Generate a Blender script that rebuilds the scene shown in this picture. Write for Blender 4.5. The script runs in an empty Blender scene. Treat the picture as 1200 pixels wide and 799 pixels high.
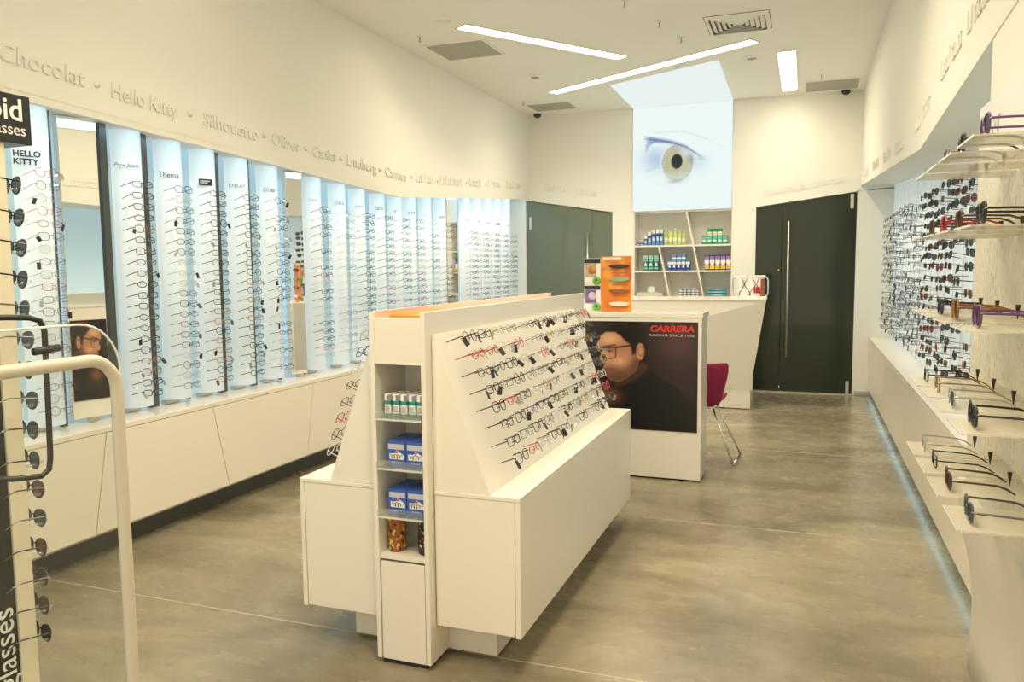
import bpy, math, random
import numpy as np
from mathutils import Vector, Matrix
random.seed(7)
SC = bpy.context.scene
COL = SC.collection
R = math.radians

# ------------------------------------------------------------------ camera
YAW, PITCH, ROLL, FPX, EYE = 0.3560, 0.09124, -0.01011, 927.07, 1.5
fw = Vector((-math.sin(YAW)*math.cos(PITCH), math.cos(YAW)*math.cos(PITCH), -math.sin(PITCH)))
rt = Vector((math.cos(YAW), math.sin(YAW), 0)); up = rt.cross(fw)
rt2 = rt*math.cos(ROLL) + up*math.sin(ROLL); up2 = up*math.cos(ROLL) - rt*math.sin(ROLL)
cd = bpy.data.cameras.new('camera'); cam = bpy.data.objects.new('camera', cd); COL.objects.link(cam)
m3 = Matrix((rt2, up2, -fw)).transposed()
cam.matrix_world = Matrix.Translation((0, 0, EYE)) @ m3.to_4x4()
cd.sensor_width = 36.0; cd.lens = 36.0*FPX/1200.0; cd.clip_start = 0.02
SC.camera = cam

# ------------------------------------------------------------------ world, exposure
w = bpy.data.worlds.new('world'); SC.world = w; w.use_nodes = True
w.node_tree.nodes['Background'].inputs[0].default_value = (1.0, 0.86, 0.62, 1)
w.node_tree.nodes['Background'].inputs[1].default_value = 1.5
vs = SC.view_settings
vs.view_transform = 'Standard'; vs.look = 'None'; vs.gamma = 1.0; vs.use_curve_mapping = False
vs.exposure = 0.0
SC.cycles.transparent_max_bounces = 24
SC.cycles.max_bounces = 8
SC.cycles.diffuse_bounces = 4

WARM = (1.0, 0.87, 0.64)
COOL = (0.62, 0.86, 1.0)
LIT_STRIP = 13.0        # ceiling fluorescent strips: visible diffuser
W_STRIP = 13.4          # watts per metre of louvred strip
LIT_BACK = 0.95         # wrapped light box on the back wall
LIT_COL = 0.28          # backlit acrylic display columns
LIT_RECESS = 0.30
LED = 3.6

# ------------------------------------------------------------------ materials
MATS = {}
def pm(name, col, rough=0.5, metal=0.0, spec=0.5, emit=None, estr=0.0, coat=0.0, bump=None, noise=None, alpha=None):
    if name in MATS: return MATS[name]
    m = bpy.data.materials.new(name); m.use_nodes = True
    nt = m.node_tree; b = nt.nodes['Principled BSDF']
    b.inputs['Base Color'].default_value = (*col, 1)
    b.inputs['Roughness'].default_value = rough
    b.inputs['Metallic'].default_value = metal
    b.inputs['Specular IOR Level'].default_value = spec
    b.inputs['Coat Weight'].default_value = coat
    b.inputs['Coat Roughness'].default_value = 0.05
    if emit:
        b.inputs['Emission Color'].default_value = (*emit, 1); b.inputs['Emission Strength'].default_value = estr
    if noise:
        scale, amt = noise
        tc = nt.nodes.new('ShaderNodeTexCoord'); n = nt.nodes.new('ShaderNodeTexNoise')
        n.inputs['Scale'].default_value = scale; n.inputs['Detail'].default_value = 6
        nt.links.new(tc.outputs['Object'], n.inputs['Vector'])
        r = nt.nodes.new('ShaderNodeValToRGB')
        r.color_ramp.elements[0].position = 0.3; r.color_ramp.elements[1].position = 0.7
        r.color_ramp.elements[0].color = (*[c*(1-amt) for c in col], 1)
        r.color_ramp.elements[1].color = (*[min(1, c*(1+amt)) for c in col], 1)
        nt.links.new(n.outputs['Fac'], r.inputs['Fac']); nt.links.new(r.outputs['Color'], b.inputs['Base Color'])
    MATS[name] = m
    return m

def thin(name, tint, gloss=0.08, rough=0.03, diff=None, dfac=0.0):
    """thin clear sheet: tinted transparent + a little gloss (+ diffuse)."""
    if name in MATS: return MATS[name]
    m = bpy.data.materials.new(name); m.use_nodes = True; nt = m.node_tree
    for n in list(nt.nodes): nt.nodes.remove(n)
    o = nt.nodes.new('ShaderNodeOutputMaterial'); t = nt.nodes.new('ShaderNodeBsdfTransparent')
    g = nt.nodes.new('ShaderNodeBsdfGlossy'); x = nt.nodes.new('ShaderNodeMixShader')
    t.inputs[0].default_value = (*tint, 1); g.inputs['Roughness'].default_value = rough
    x.inputs[0].default_value = gloss
    nt.links.new(t.outputs[0], x.inputs[1]); nt.links.new(g.outputs[0], x.inputs[2])
    out = x
    if diff:
        d = nt.nodes.new('ShaderNodeBsdfDiffuse'); d.inputs[0].default_value = (*diff, 1)
        y = nt.nodes.new('ShaderNodeMixShader'); y.inputs[0].default_value = dfac
        nt.links.new(x.outputs[0], y.inputs[1]); nt.links.new(d.outputs[0], y.inputs[2]); out = y
    nt.links.new(out.outputs[0], o.inputs[0]); MATS[name] = m
    return m

def printed(name, rough=0.35, emit=0.0):
    """flat print: colours come from a per-vertex colour attribute of the printed sheet."""
    if name in MATS: return MATS[name]
    m = bpy.data.materials.new(name); m.use_nodes = True; nt = m.node_tree; b = nt.nodes['Principled BSDF']
    a = nt.nodes.new('ShaderNodeVertexColor'); a.layer_name = 'print'
    b.inputs['Roughness'].default_value = rough
    if emit:
        b.inputs['Base Color'].default_value = (0.02, 0.02, 0.02, 1); b.inputs['Specular IOR Level'].default_value = 0.0
        nt.links.new(a.outputs[0], b.inputs['Emission Color']); b.inputs['Emission Strength'].default_value = emit
    else:
        nt.links.new(a.outputs[0], b.inputs['Base Color'])
    MATS[name] = m
    return m

def s2l(c): return tuple(((v/255.0)/12.92 if v/255.0 <= 0.04045 else ((v/255.0+0.055)/1.055)**2.4) for v in c)

M_PAINT = pm('wall_paint', (0.87, 0.86, 0.79), 0.6, noise=(0.8, 0.015))
M_CEIL = pm('ceiling_paint', (0.92, 0.92, 0.87), 0.7, noise=(0.6, 0.015))
M_LACQ = pm('white_lacquer', (0.84, 0.795, 0.71), 0.22, coat=0.15, noise=(1.3, 0.012))
M_LACQ2 = pm('satin_white', (0.83, 0.79, 0.71), 0.35)
M_SEAM = pm('seam_shadow', (0.42, 0.40, 0.35), 0.7)
M_COLUMN = pm('backlit_acrylic', (0.74, 0.825, 0.87), 0.22, emit=(0.84, 0.96, 1.0), estr=LIT_COL, coat=0.3)
M_TINT = pm('blue_tinted_acrylic', (0.46, 0.66, 0.80), 0.2, emit=(0.5, 0.8, 1.0), estr=0.12)
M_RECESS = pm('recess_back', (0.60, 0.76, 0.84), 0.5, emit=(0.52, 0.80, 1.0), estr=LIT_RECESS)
M_DARKGAP = pm('dark_gap_panel', (0.075, 0.085, 0.085), 0.25)
M_MIRROR = pm('mirror_glass', (0.86, 0.88, 0.86), 0.02, metal=1.0)
M_BLACK = pm('black_plastic', (0.018, 0.018, 0.018), 0.35)
M_WHITEPL = pm('white_plastic', (0.85, 0.85, 0.83), 0.3)
M_CHROME = pm('chrome', (0.75, 0.74, 0.70), 0.18, metal=1.0)
M_STEEL = pm('brushed_steel', (0.62, 0.60, 0.55), 0.35, metal=1.0)
M_LAMP = pm('lamp_diffuser', (1, 1, 1), 0.5, emit=(1.0, 0.86, 0.60), estr=LIT_STRIP)
M_LEDC = pm('cool_led', (1, 1, 1), 0.5, emit=COOL, estr=LED)
M_GRILLE = pm('grille_grey', (0.42, 0.41, 0.36), 0.6)
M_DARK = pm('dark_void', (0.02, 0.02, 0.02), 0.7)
M_ACRYL = thin('clear_acrylic', (0.93, 0.95, 0.93), 0.10, 0.04, (0.9, 0.92, 0.88), 0.10)
M_FROST = thin('frosted_plate', (0.9, 0.9, 0.86), 0.10, 0.15, (0.86, 0.82, 0.72), 0.34)
M_PEDGE = pm('acrylic_edge', (0.85, 0.88, 0.84), 0.2)
M_LENS = thin('clear_lens', (0.93, 0.94, 0.94), 0.10, 0.03)
M_SUN = [thin('sun_lens_grey', (0.10, 0.11, 0.12), 0.14, 0.05, (0.05, 0.055, 0.06), 0.45),
         thin('sun_lens_brown', (0.16, 0.10, 0.06), 0.14, 0.05, (0.08, 0.055, 0.04), 0.45),
         thin('sun_lens_green', (0.10, 0.13, 0.10), 0.14, 0.05, (0.045, 0.06, 0.05), 0.45)]
M_DOORL = pm('green_glass_reflecting', (0.165, 0.20, 0.148), 0.08, spec=0.5)  # reflected display columns painted in: lighter base than the right door's glass
M_DOORR = pm('dark_green_glass', (0.026, 0.034, 0.021), 0.06, spec=0.35)
M_MAGENTA = pm('magenta_upholstery', (0.25, 0.008, 0.055), 0.75, noise=(60, 0.12))
M_ORANGE = pm('orange_print', (0.90, 0.27, 0.03), 0.5)
M_PINK = pm('pink_red_edge', (0.80, 0.57, 0.48), 0.4)
M_TAG = pm('black_tag', (0.02, 0.02, 0.02), 0.4)
M_LETTER = pm('raised_letter', (0.85, 0.84, 0.77), 0.3)
M_PRINTBLK = pm('printed_black', (0.03, 0.035, 0.04), 0.5)
M_PRINTGRY = pm('printed_grey', (0.22, 0.25, 0.27), 0.5)

FR = {  # frame colours
 'black': pm('frame_black', (0.012, 0.012, 0.013), 0.25),
 'dark brown': pm('frame_brown', (0.06, 0.026, 0.014), 0.28),
 'red': pm('frame_red', (0.42, 0.02, 0.03), 0.28),
 'silver': pm('frame_silver', (0.50, 0.50, 0.48), 0.28, metal=0.9),
 'gunmetal': pm('frame_gunmetal', (0.13, 0.13, 0.14), 0.3, metal=0.7),
 'gold': pm('frame_gold', (0.38, 0.25, 0.09), 0.28, metal=0.8),
 'clear': pm('frame_clear', (0.66, 0.66, 0.62), 0.15),
 'purple': pm('frame_purple', (0.12, 0.04, 0.16), 0.28),
 'blue': pm('frame_blue', (0.06, 0.13, 0.24), 0.28),
 'amber': pm('frame_amber', (0.26, 0.11, 0.02), 0.28),
}

# floor: polished concrete
def concrete():
    m = bpy.data.materials.new('polished_concrete'); m.use_nodes = True; nt = m.node_tree; b = nt.nodes['Principled BSDF']
    tc = nt.nodes.new('ShaderNodeTexCoord')
    mp = nt.nodes.new('ShaderNodeMapping'); mp.inputs['Scale'].default_value = (0.75, 1.6, 1)
    n1 = nt.nodes.new('ShaderNodeTexNoise'); n1.inputs['Scale'].default_value = 1.1; n1.inputs['Detail'].default_value = 9; n1.inputs['Roughness'].default_value = 0.62; n1.inputs['Distortion'].default_value = 0.6
    n2 = nt.nodes.new('ShaderNodeTexNoise'); n2.inputs['Scale'].default_value = 9; n2.inputs['Detail'].default_value = 8
    nt.links.new(tc.outputs['Object'], mp.inputs[0]); nt.links.new(mp.outputs[0], n1.inputs[0]); nt.links.new(mp.outputs[0], n2.inputs[0])
    r = nt.nodes.new('ShaderNodeValToRGB'); e = r.color_ramp.elements
    e[0].position = 0.33; e[0].color = (0.16, 0.133, 0.082, 1)
    e[1].position = 0.66; e[1].color = (0.36, 0.315, 0.215, 1)
    k = r.color_ramp.elements.new(0.5); k.color = (0.255, 0.22, 0.148, 1)
    mx = nt.nodes.new('ShaderNodeMix'); mx.data_type = 'RGBA'; mx.blend_type = 'OVERLAY'; mx.inputs[0].default_value = 0.14
    nt.links.new(n1.outputs['Fac'], r.inputs[0]); nt.links.new(r.outputs[0], mx.inputs[6]); nt.links.new(n2.outputs['Fac'], mx.inputs[7])
    nt.links.new(mx.outputs[2], b.inputs['Base Color'])
    rr = nt.nodes.new('ShaderNodeMapRange'); rr.inputs[3].default_value = 0.16; rr.inputs[4].default_value = 0.36
    nt.links.new(n2.outputs['Fac'], rr.inputs[0]); nt.links.new(rr.outputs[0], b.inputs['Roughness'])
    b.inputs['Specular IOR Level'].default_value = 0.5
    return m
M_FLOOR = concrete()
M_JOINT = pm('floor_joint', (0.50, 0.46, 0.37), 0.6)

# ------------------------------------------------------------------ mesh helpers
class MB:
    def __init__(s): s.v = []; s.f = []; s.m = []; s.sm = []
    def add(s, vs, fs, mi=0, smooth=False):
        o = len(s.v); s.v += [tuple(p) for p in vs]
        for f in fs: s.f.append(tuple(i+o for i in f)); s.m.append(mi); s.sm.append(smooth)
        return s
    def box(s, x0, x1, y0, y1, z0, z1, mi=0):
        v = [(x0,y0,z0),(x1,y0,z0),(x1,y1,z0),(x0,y1,z0),(x0,y0,z1),(x1,y0,z1),(x1,y1,z1),(x0,y1,z1)]
        return s.add(v, [(0,3,2,1),(4,5,6,7),(0,1,5,4),(1,2,6,5),(2,3,7,6),(3,0,4,7)], mi)
    def cbox(s, c, d, mi=0):
        return s.box(c[0]-d[0]/2, c[0]+d[0]/2, c[1]-d[1]/2, c[1]+d[1]/2, c[2]-d[2]/2, c[2]+d[2]/2, mi)
    def prism(s, poly, axis, a, b, mi=0, smooth=False):
        """poly: list of 2D points; axis x -> (y,z), y -> (x,z), z -> (x,y); extruded a..b."""
        def P(p, t): return {'x': (t, p[0], p[1]), 'y': (p[0], t, p[1]), 'z': (p[0], p[1], t)}[axis]
        n = len(poly)
        area = sum(poly[i][0]*poly[(i+1) % n][1]-poly[(i+1) % n][0]*poly[i][1] for i in range(n))
        flip = (area < 0) ^ (axis == 'y')
        v = [P(p, a) for p in poly]+[P(p, b) for p in poly]
        caps = [tuple(range(n-1, -1, -1)), tuple(range(n, 2*n))]
        side = [(i, (i+1) % n, n+(i+1) % n, n+i) for i in range(n)]
        if flip: caps = [tuple(reversed(f)) for f in caps]; side = [tuple(reversed(f)) for f in side]
        s.add(v, caps, mi); o = len(s.v)-2*n
        for f in side: s.f.append(tuple(i+o for i in f)); s.m.append(mi); s.sm.append(smooth)
        return s
    def tube(s, pts, r, seg=8, mi=0, closed=False, cap=True, flat=1.0):
        pts = [Vector(p) for p in pts]; n = len(pts); rings = []; prev = None
        rs = r if isinstance(r, (list, tuple)) else [r]*n
        for i in range(n):
            a = pts[(i-1) % n] if (closed or i > 0) else pts[i]; b = pts[(i+1) % n] if (closed or i < n-1) else pts[i]
            t = (b-a).normalized()
            if prev is None:
                ref = Vector((0, 0, 1)) if abs(t.z) < 0.9 else Vector((1, 0, 0))
                nrm = t.cross(ref).normalized()
            else: nrm = (prev - t*prev.dot(t)).normalized()
            prev = nrm; bi = t.cross(nrm)
            rings.append([pts[i] + nrm*rs[i]*math.cos(2*math.pi*k/seg)*flat + bi*rs[i]*math.sin(2*math.pi*k/seg) for k in range(seg)])
        v = [p for ring in rings for p in ring]; f = []
        for i in range(n if closed else n-1):
            j = (i+1) % n
            for k in range(seg):
                f.append((i*seg+k, i*seg+(k+1) % seg, j*seg+(k+1) % seg, j*seg+k))
        if cap and not closed:
            f.append(tuple(range(seg-1, -1, -1))); f.append(tuple((n-1)*seg+k for k in range(seg)))
        return s.add(v, f, mi, seg > 4)
    def lathe(s, prof, c=(0,0,0), seg=16, mi=0):
        v = []; f = []; n = len(prof)
        for r, z in prof:
            for k in range(seg):
                a = 2*math.pi*k/seg; v.append((c[0]+r*math.cos(a), c[1]+r*math.sin(a), c[2]+z))
        for i in range(n-1):
            for k in range(seg): f.append((i*seg+k, i*seg+(k+1) % seg, (i+1)*seg+(k+1) % seg, (i+1)*seg+k))
        f.append(tuple(range(seg-1, -1, -1))); f.append(tuple((n-1)*seg+k for k in range(seg)))
        return s.add(v, f, mi, True)
    def xf(s, M):
        s.v = [tuple(M @ Vector(p)) for p in s.v]; return s
    def join(s, o, M=None, mmap=None):
        off = len(s.v)
        s.v += [tuple(M @ Vector(p)) for p in o.v] if M is not None else list(o.v)
        for f, mi, sm in zip(o.f, o.m, o.sm):
            s.f.append(tuple(i+off for i in f)); s.m.append(mmap[mi] if mmap else mi); s.sm.append(sm)
        return s
    def mesh(s, name, mats):
        me = bpy.data.meshes.new(name); me.from_pydata(s.v, [], s.f)
        for m in (mats if isinstance(mats, (list, tuple)) else [mats]): me.materials.append(m)
        me.polygons.foreach_set('material_index', s.m); me.polygons.foreach_set('use_smooth', s.sm)
        me.update(); return me
    def build(s, name, mats, parent=None, bevel=0.0):
        o = mk(name, s.mesh(name, mats), parent)
        if bevel:
            b = o.modifiers.new('bevel', 'BEVEL'); b.width = bevel; b.segments = 2; b.limit_method = 'ANGLE'
        return o

def mk(name, data, parent=None, M=None):
    o = bpy.data.objects.new(name, data); COL.objects.link(o)
    if M is not None: o.matrix_world = M
    if parent is not None: o.parent = parent
    return o
def tag(o, label, cat, group=None):
    o['label'] = label; o['category'] = cat
    if group: o['group'] = group
    return o
def struct(o, label=None):
    o['kind'] = 'structure'
    if label: o['label'] = label
    return o
def thing(name, label, cat, loc=(0,0,0), rz=0.0, group=None):
    o = mk(name, None); o.location = loc; o.rotation_euler = (0, 0, rz); o.empty_display_size = 0.05
    return tag(o, label, cat, group)
def rrect(w, h, r, n=5):
    pts = []
    for cx, cy, a0 in ((w/2-r, h/2-r, 0), (-w/2+r, h/2-r, 90), (-w/2+r, -h/2+r, 180), (w/2-r, -h/2+r, 270)):
        for k in range(n+1):
            a = R(a0+90*k/n); pts.append((cx+r*math.cos(a), cy+r*math.sin(a)))
    return pts
def text(name, body, size, M, mat, parent=None, extrude=0.004, align='LEFT', shear=0.0, offset=0.0, sx=1.0):
    c = bpy.data.curves.new(name, 'FONT'); c.body = body; c.size = size; c.extrude = extrude; c.align_x = align
    c.shear = shear; c.offset = offset; c.resolution_u = 3
    o = bpy.data.objects.new(name, c); COL.objects.link(o)
    me = bpy.data.meshes.new_from_object(o); bpy.data.objects.remove(o); bpy.data.curves.remove(c)
    me.transform(M @ Matrix.Diagonal((sx, 1, 1, 1))); me.materials.clear(); me.materials.append(mat); me.name = name
    return mk(name, me, parent)
def frame_m(origin, xdir, zdir):
    """matrix whose local x = xdir (reading direction), local y = zdir (up), local z = outwards."""
    x = Vector(xdir).normalized(); y = Vector(zdir).normalized(); z = x.cross(y).normalized(); y = z.cross(x)
    M = Matrix((x, y, z)).transposed().to_4x4(); M.translation = Vector(origin); return M
def sheet(name, P, nu, nv, fn, mat, parent=None, mask=None):
    """printed sheet: P(u,v)->point, fn(U,V arrays)->rgb array (linear)."""
    us = np.linspace(0, 1, nu); vv = np.linspace(0, 1, nv); U, V = np.meshgrid(us, vv)
    pts = [P(u, v) for v in vv for u in us]
    f = [(j*nu+i, j*nu+i+1, (j+1)*nu+i+1, (j+1)*nu+i) for j in range(nv-1) for i in range(nu-1)]
    me = bpy.data.meshes.new(name); me.from_pydata(pts, [], f); me.materials.append(mat)
    rgb = fn(U.ravel(), V.ravel()); a = me.color_attributes.new('print', 'FLOAT_COLOR', 'POINT')
    buf = np.ones((nu*nv, 4), dtype=np.float32); buf[:, :3] = rgb; a.data.foreach_set('color', buf.ravel())
    return mk(name, me, parent)
def sdf_poly(x, y, poly):
    """signed distance (negative inside) to a polygon, vectorised."""
    d = np.full(x.shape, 1e9); ins = np.zeros(x.shape, bool); n = len(poly)
    for i in range(n):
        ax, ay = poly[i]; bx, by = poly[(i+1) % n]; ex, ey = bx-ax, by-ay
        wx, wy = x-ax, y-ay; t = np.clip((wx*ex+wy*ey)/(ex*ex+ey*ey+1e-9), 0, 1)
        d = np.minimum(d, np.hypot(wx-t*ex, wy-t*ey))
        c = ((ay > y) != (by > y)) & (x < (bx-ax)*(y-ay)/((by-ay) if by != ay else 1e-9)+ax); ins ^= c
    return np.where(ins, -d, d)
def over(rgb, col, a):
    a = np.clip(a, 0, 1)[:, None]; return rgb*(1-a)+np.array(s2l(col))[None, :]*a
def soft(d, w): return np.clip(0.5-d/w, 0, 1)
def seg_d(x, y, a, b):
    ex, ey = b[0]-a[0], b[1]-a[1]; t = np.clip(((x-a[0])*ex+(y-a[1])*ey)/(ex*ex+ey*ey), 0, 1)
    return np.hypot(x-a[0]-t*ex, y-a[1]-t*ey)
ORD = ['first','second','third','fourth','fifth','sixth','seventh','eighth','ninth','tenth','eleventh','twelfth','thirteenth','fourteenth','fifteenth','sixteenth','seventeenth','eighteenth','nineteenth','twentieth','twenty-first','twenty-second']

# ------------------------------------------------------------------ dimensions of the shop
XL, XR, YB, ZC = -3.40, 0.555, 9.87, 3.455      # fascia planes, back wall, ceiling
YF = -1.6
LREC, RREC = -3.95, 1.12                          # backs of the display recesses
def soffL(y): return 2.141+(6.31-y)*0.043 if y < 6.31 else 2.141+(y-6.31)*0.0716
def soffR(y): return 2.114+(4.81-y)*0.070 if y < 4.81 else 2.114+(y-4.81)*0.0550

# floor with its cast joints
fl = struct(MB().box(-4.3, 1.5, YF, 10.3, -0.1, 0.0).build('floor', M_FLOOR))
for y, x0, x1 in ((2.735, -3.9, 0.72), (4.63, -0.9, 0.70), (6.67, -3.6, 0.70), (8.62, -3.6, 0.70), (0.8, -3.9, 0.72)):
    MB().box(x0, x1, y-0.0035, y+0.0035, 0.0, 0.0012).build('joint', M_JOINT, fl)
# ceiling
ce = struct(MB().box(-4.3, 1.5, YF, 10.3, ZC, ZC+0.15).build('ceiling', M_CEIL))
# side walls: fascia with a kinked lower edge, deep enough to roof the recess
def fascia(name, x0, x1, soff, ykink, lip):
    b = MB()
    poly = [(YF, ZC), (YF, soff(YF)), (ykink, soff(ykink)), (YB, soff(YB)), (YB, ZC)]
    b.prism(poly, 'x', x0, x1)
    # thin lip that hides the light strip
    for ya, yb in ((YF, ykink), (ykink, YB)):
        b.prism([(ya, soff(ya)), (yb, soff(yb)), (yb, soff(yb)-0.0001+lip*0), (ya, soff(ya)-0.0001)], 'x', x0, x1)
    return struct(b.build(name, M_PAINT))
wl = fascia('wall_left', LREC-0.1, XL, lambda y: soffL(y)+0.035, 6.31, 0)
wr = fascia('wall_right', XR, RREC+0.1, soffR, 4.81, 0)
lipb = MB()
for ya, yb in ((YF, 6.31), (6.31, YB)):
    lipb.prism([(ya, soffL(ya)), (yb, soffL(yb)), (yb, soffL(yb)+0.036), (ya, soffL(ya)+0.036)], 'x', XL-0.018, XL)
lipb.build('fascia_lip', M_PAINT, wl)
struct(MB().box(LREC-0.1, LREC, YF, YB, 0, 3.0).build('wall_left_recess', M_RECESS))
struct(MB().box(RREC, RREC+0.1, YF, YB, 0, 3.0).build('wall_right_recess', M_RECESS))
# end of the right-hand recess towards the entrance
struct(MB().box(XR+0.004, RREC, YF, 3.07, 0.726, 2.6).build('wall_right_return', M_PAINT))
# LED strips tucked behind the lip (left) / against the recess back (right)
for i, (ya, yb) in enumerate(((1.2, 6.29), (6.33, 9.80))):
    b = MB().prism([(ya, soffL(ya)+0.020), (yb, soffL(yb)+0.020), (yb, soffL(yb)+0.034), (ya, soffL(ya)+0.034)], 'x', XL-0.075, XL-0.035)
    tag(b.build('led_strip', M_LEDC), 'cool white light strip behind the left fascia lip'+(' towards the glass door' if i else ' towards the entrance'), 'light strip', 'light strips over the left display')

# back wall: header with slanted lower edges over the doors, niche for shelves, piers
bw = MB()
bw.prism([(-4.05, ZC), (-4.05, 2.40), (-3.46, 2.385), (-2.305, 2.195), (-0.575, 2.195), (0.555, 2.335), (1.22, 2.40), (1.22, ZC)], 'y', YB, YB+0.15)
bw.box(-2.305, -2.04, YB, YB+0.15, 0, 2.195)      # pier left of niche
bw.box(-0.835, -0.575, YB, YB+0.15, 0, 2.195)     # pier right of niche
bw.box(-2.04, -0.835, YB, YB+0.15, 0, 1.12)
bw.box(-4.05, -3.46, YB, YB+0.15, 0, 2.385)
bw.box(0.522, 1.22, YB, YB+0.15, 0, 2.34)
wb = struct(bw.build('wall_back', M_PAINT))
MB().box(0.545, 0.72, YB-0.012, YB, 0.012, 0.05).build('baseboard_back', M_STEEL, wb)

# lettering on the fascias, part of the walls
def letters_left(body, y0, y1, z0, z1, size):
    L = y1-y0; M = frame_m((XL+0.003, y0, z0), (0, y1-y0, z1-z0), (0, 0, 1))
    o = text('lettering', body, size, M, M_LETTER, wl, 0.006)
    xs = [v.co.y for v in o.data.vertices]; wd = max(xs)-min(xs)
    k = L/max(wd, 1e-3)
    for v in o.data.vertices:
        t = (v.co.y-y0)*k; v.co.z += (z1-z0)/L*(t-(v.co.y-y0)); v.co.y = y0+t
WORDS = [('Chocolat', 2.60, 3.05, 2.455, 2.425), ('Hello Kitty', 3.21, 3.67, 2.405, 2.375), ('Silhouette', 3.88, 4.375, 2.372, 2.352),
         ('Oliver', 4.53, 4.84, 2.350, 2.338), ('Cartier', 5.0, 5.31, 2.335, 2.325), ('Lindberg', 5.46, 5.91, 2.325, 2.308), ('Carrera', 6.06, 6.44, 2.305, 2.292)]
def glyph_row(name, n, width, h, M, mat, parent, rnd, depth=0.006):
    """a word too small to read: a row of raised strokes and small loops"""
    b = MB(); p = width/n; t = h*0.10
    for i in range(n):
        x = i*p; k = 0 if i == 0 else rnd.choice((1, 1, 2, 3, 4)); hh = h if (i == 0 or k == 4) else h*0.70
        b.box(x, x+t, 0, hh, 0, depth)
        if k in (0, 1, 2): b.box(x, x+p*0.75, 0, t, 0, depth)
        if k in (1, 3): b.box(x, x+p*0.75, hh-t, hh, 0, depth)
        if k in (1, 2, 3): b.box(x+p*0.75-t, x+p*0.75, 0 if k != 2 else hh*0.3, hh, 0, depth)
    return b.xf(M).build(name, mat, parent)
rl = random.Random(3)
for n, y0, y1, z0, z1 in ((7, 6.65, 7.05, 2.308, 2.325), (9, 7.16, 7.72, 2.335, 2.365), (5, 7.90, 8.25, 2.385, 2.41), (5, 8.42, 8.80, 2.42, 2.45), (6, 9.0, 9.5, 2.465, 2.50)):
    glyph_row('lettering', n, y1-y0, 0.085, frame_m((XL, y0, z0), (0, y1-y0, z1-z0), (0, 0, 1)), M_LETTER, wl, rl)
for wd, y0, y1, z0, z1 in WORDS: letters_left(wd, y0, y1, z0, z1, 0.115)
for y, z in ((3.13, 2.45), (3.78, 2.42), (4.45, 2.395), (4.92, 2.375), (5.385, 2.36), (5.98, 2.345), (6.55, 2.34), (7.10, 2.36), (7.80, 2.41), (8.35, 2.45)):
    MB().lathe([(0.016, 0), (0.016, 0.009)], seg=10).xf(frame_m((XL, y, z), (0, 1, 0), (0, 0, 1))).build('letter_dot', M_LETTER, wl)
text('lettering', 'Johnson & Johnson', 0.145, frame_m((-0.515, YB-0.003, 2.315), (1, 0, 0.145), (0, 0, 1)), M_LETTER, wb, 0.006, sx=0.83)
for n, y0, y1, z0, z1 in ((7, 4.12, 3.62, 2.325, 2.36), (7, 5.0, 4.45, 2.225, 2.27), (6, 3.50, 3.10, 2.365, 2.385), (6, 6.1, 5.55, 2.25, 2.225), (6, 7.0, 6.4, 2.30, 2.275), (7, 8.1, 7.4, 2.36, 2.325), (6, 9.3, 8.6, 2.43, 2.39)):
    glyph_row('lettering', n, abs(y1-y0), 0.085, frame_m((XR, y0, z0), (0, y1-y0, z1-z0), (0, 0, 1)), M_LETTER, wr, rl)
for n, x0, x1, z0, z1 in ((7, -3.20, -2.92, 2.50, 2.455), (6, -2.78, -2.50, 2.435, 2.395)):
    glyph_row('lettering', n, x1-x0, 0.085, frame_m((x0, YB, z0), (x1-x0, 0, z1-z0), (0, 0, 1)), M_LETTER, wb, rl)

# doors in the back wall
def glass_door(name, xs, zt, mat, hx, hz0, hz1, hinge_x, split):
    x0, x1 = xs; zl, zr = zt
    d = MB(); xm = split
    zm = zl+(zr-zl)*(xm-x0)/(x1-x0)
    d.prism([(x0, 0.015), (xm-0.004, 0.015), (xm-0.004, zm-0.012), (x0, zl-0.012)], 'y', YB+0.035, YB+0.047)
    o = struct(d.build(name, mat))
    MB().prism([(xm+0.004, 0.012), (x1, 0.012), (x1, zr-0.012), (xm+0.004, zm-0.012)], 'y', YB+0.022, YB+0.034).build('glass_leaf', mat, o)
    h = MB().tube([(hx, YB-0.035, hz0), (hx, YB-0.035, hz1)], 0.014, 10)
    for z in (hz0+0.12, hz1-0.12): h.tube([(hx, YB-0.035, z), (hx, YB+0.022, z)], 0.009, 8)
    h.build('handle', M_STEEL, o)
    for z0, z1 in ((0.0, 0.16), (zr-0.19 if hinge_x > -1 else zl-0.19, zr-0.03 if hinge_x > -1 else zl-0.03)):
        MB().cbox((hinge_x, YB+0.016, (z0+z1)/2), (0.035, 0.012, z1-z0)).build('patch_fitting', M_STEEL, o)
    MB().lathe([(0.012, 0), (0.012, 0.01)], seg=10).xf(frame_m((xm-0.03, YB+0.03, 1.45), (1, 0, 0), (0, 0, 1))).build('lock', M_STEEL, o)
    return o
glass_door('door_1', (-0.575, 0.522), (2.195, 2.335), M_DOORR, -0.205, 0.42, 2.02, 0.47, -0.28)
d2 = glass_door('door_2', (-2.305, -3.46), (2.195, 2.385), M_DOORL, -2.62, 0.42, 1.95, -3.40, -2.58)
MB().box(-0.575, 0.522, YB-0.01, YB+0.06, 0, 0.012).build('door_threshold', M_STEEL, bpy.data.objects['door_1'])
# rooms behind the doors, closed and dark
struct(MB().box(-4.05, 1.22, YB+0.5, YB+0.55, 0, 2.6).build('wall_back_room', pm('back_room', (0.2, 0.2, 0.18), 0.8)))

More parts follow.
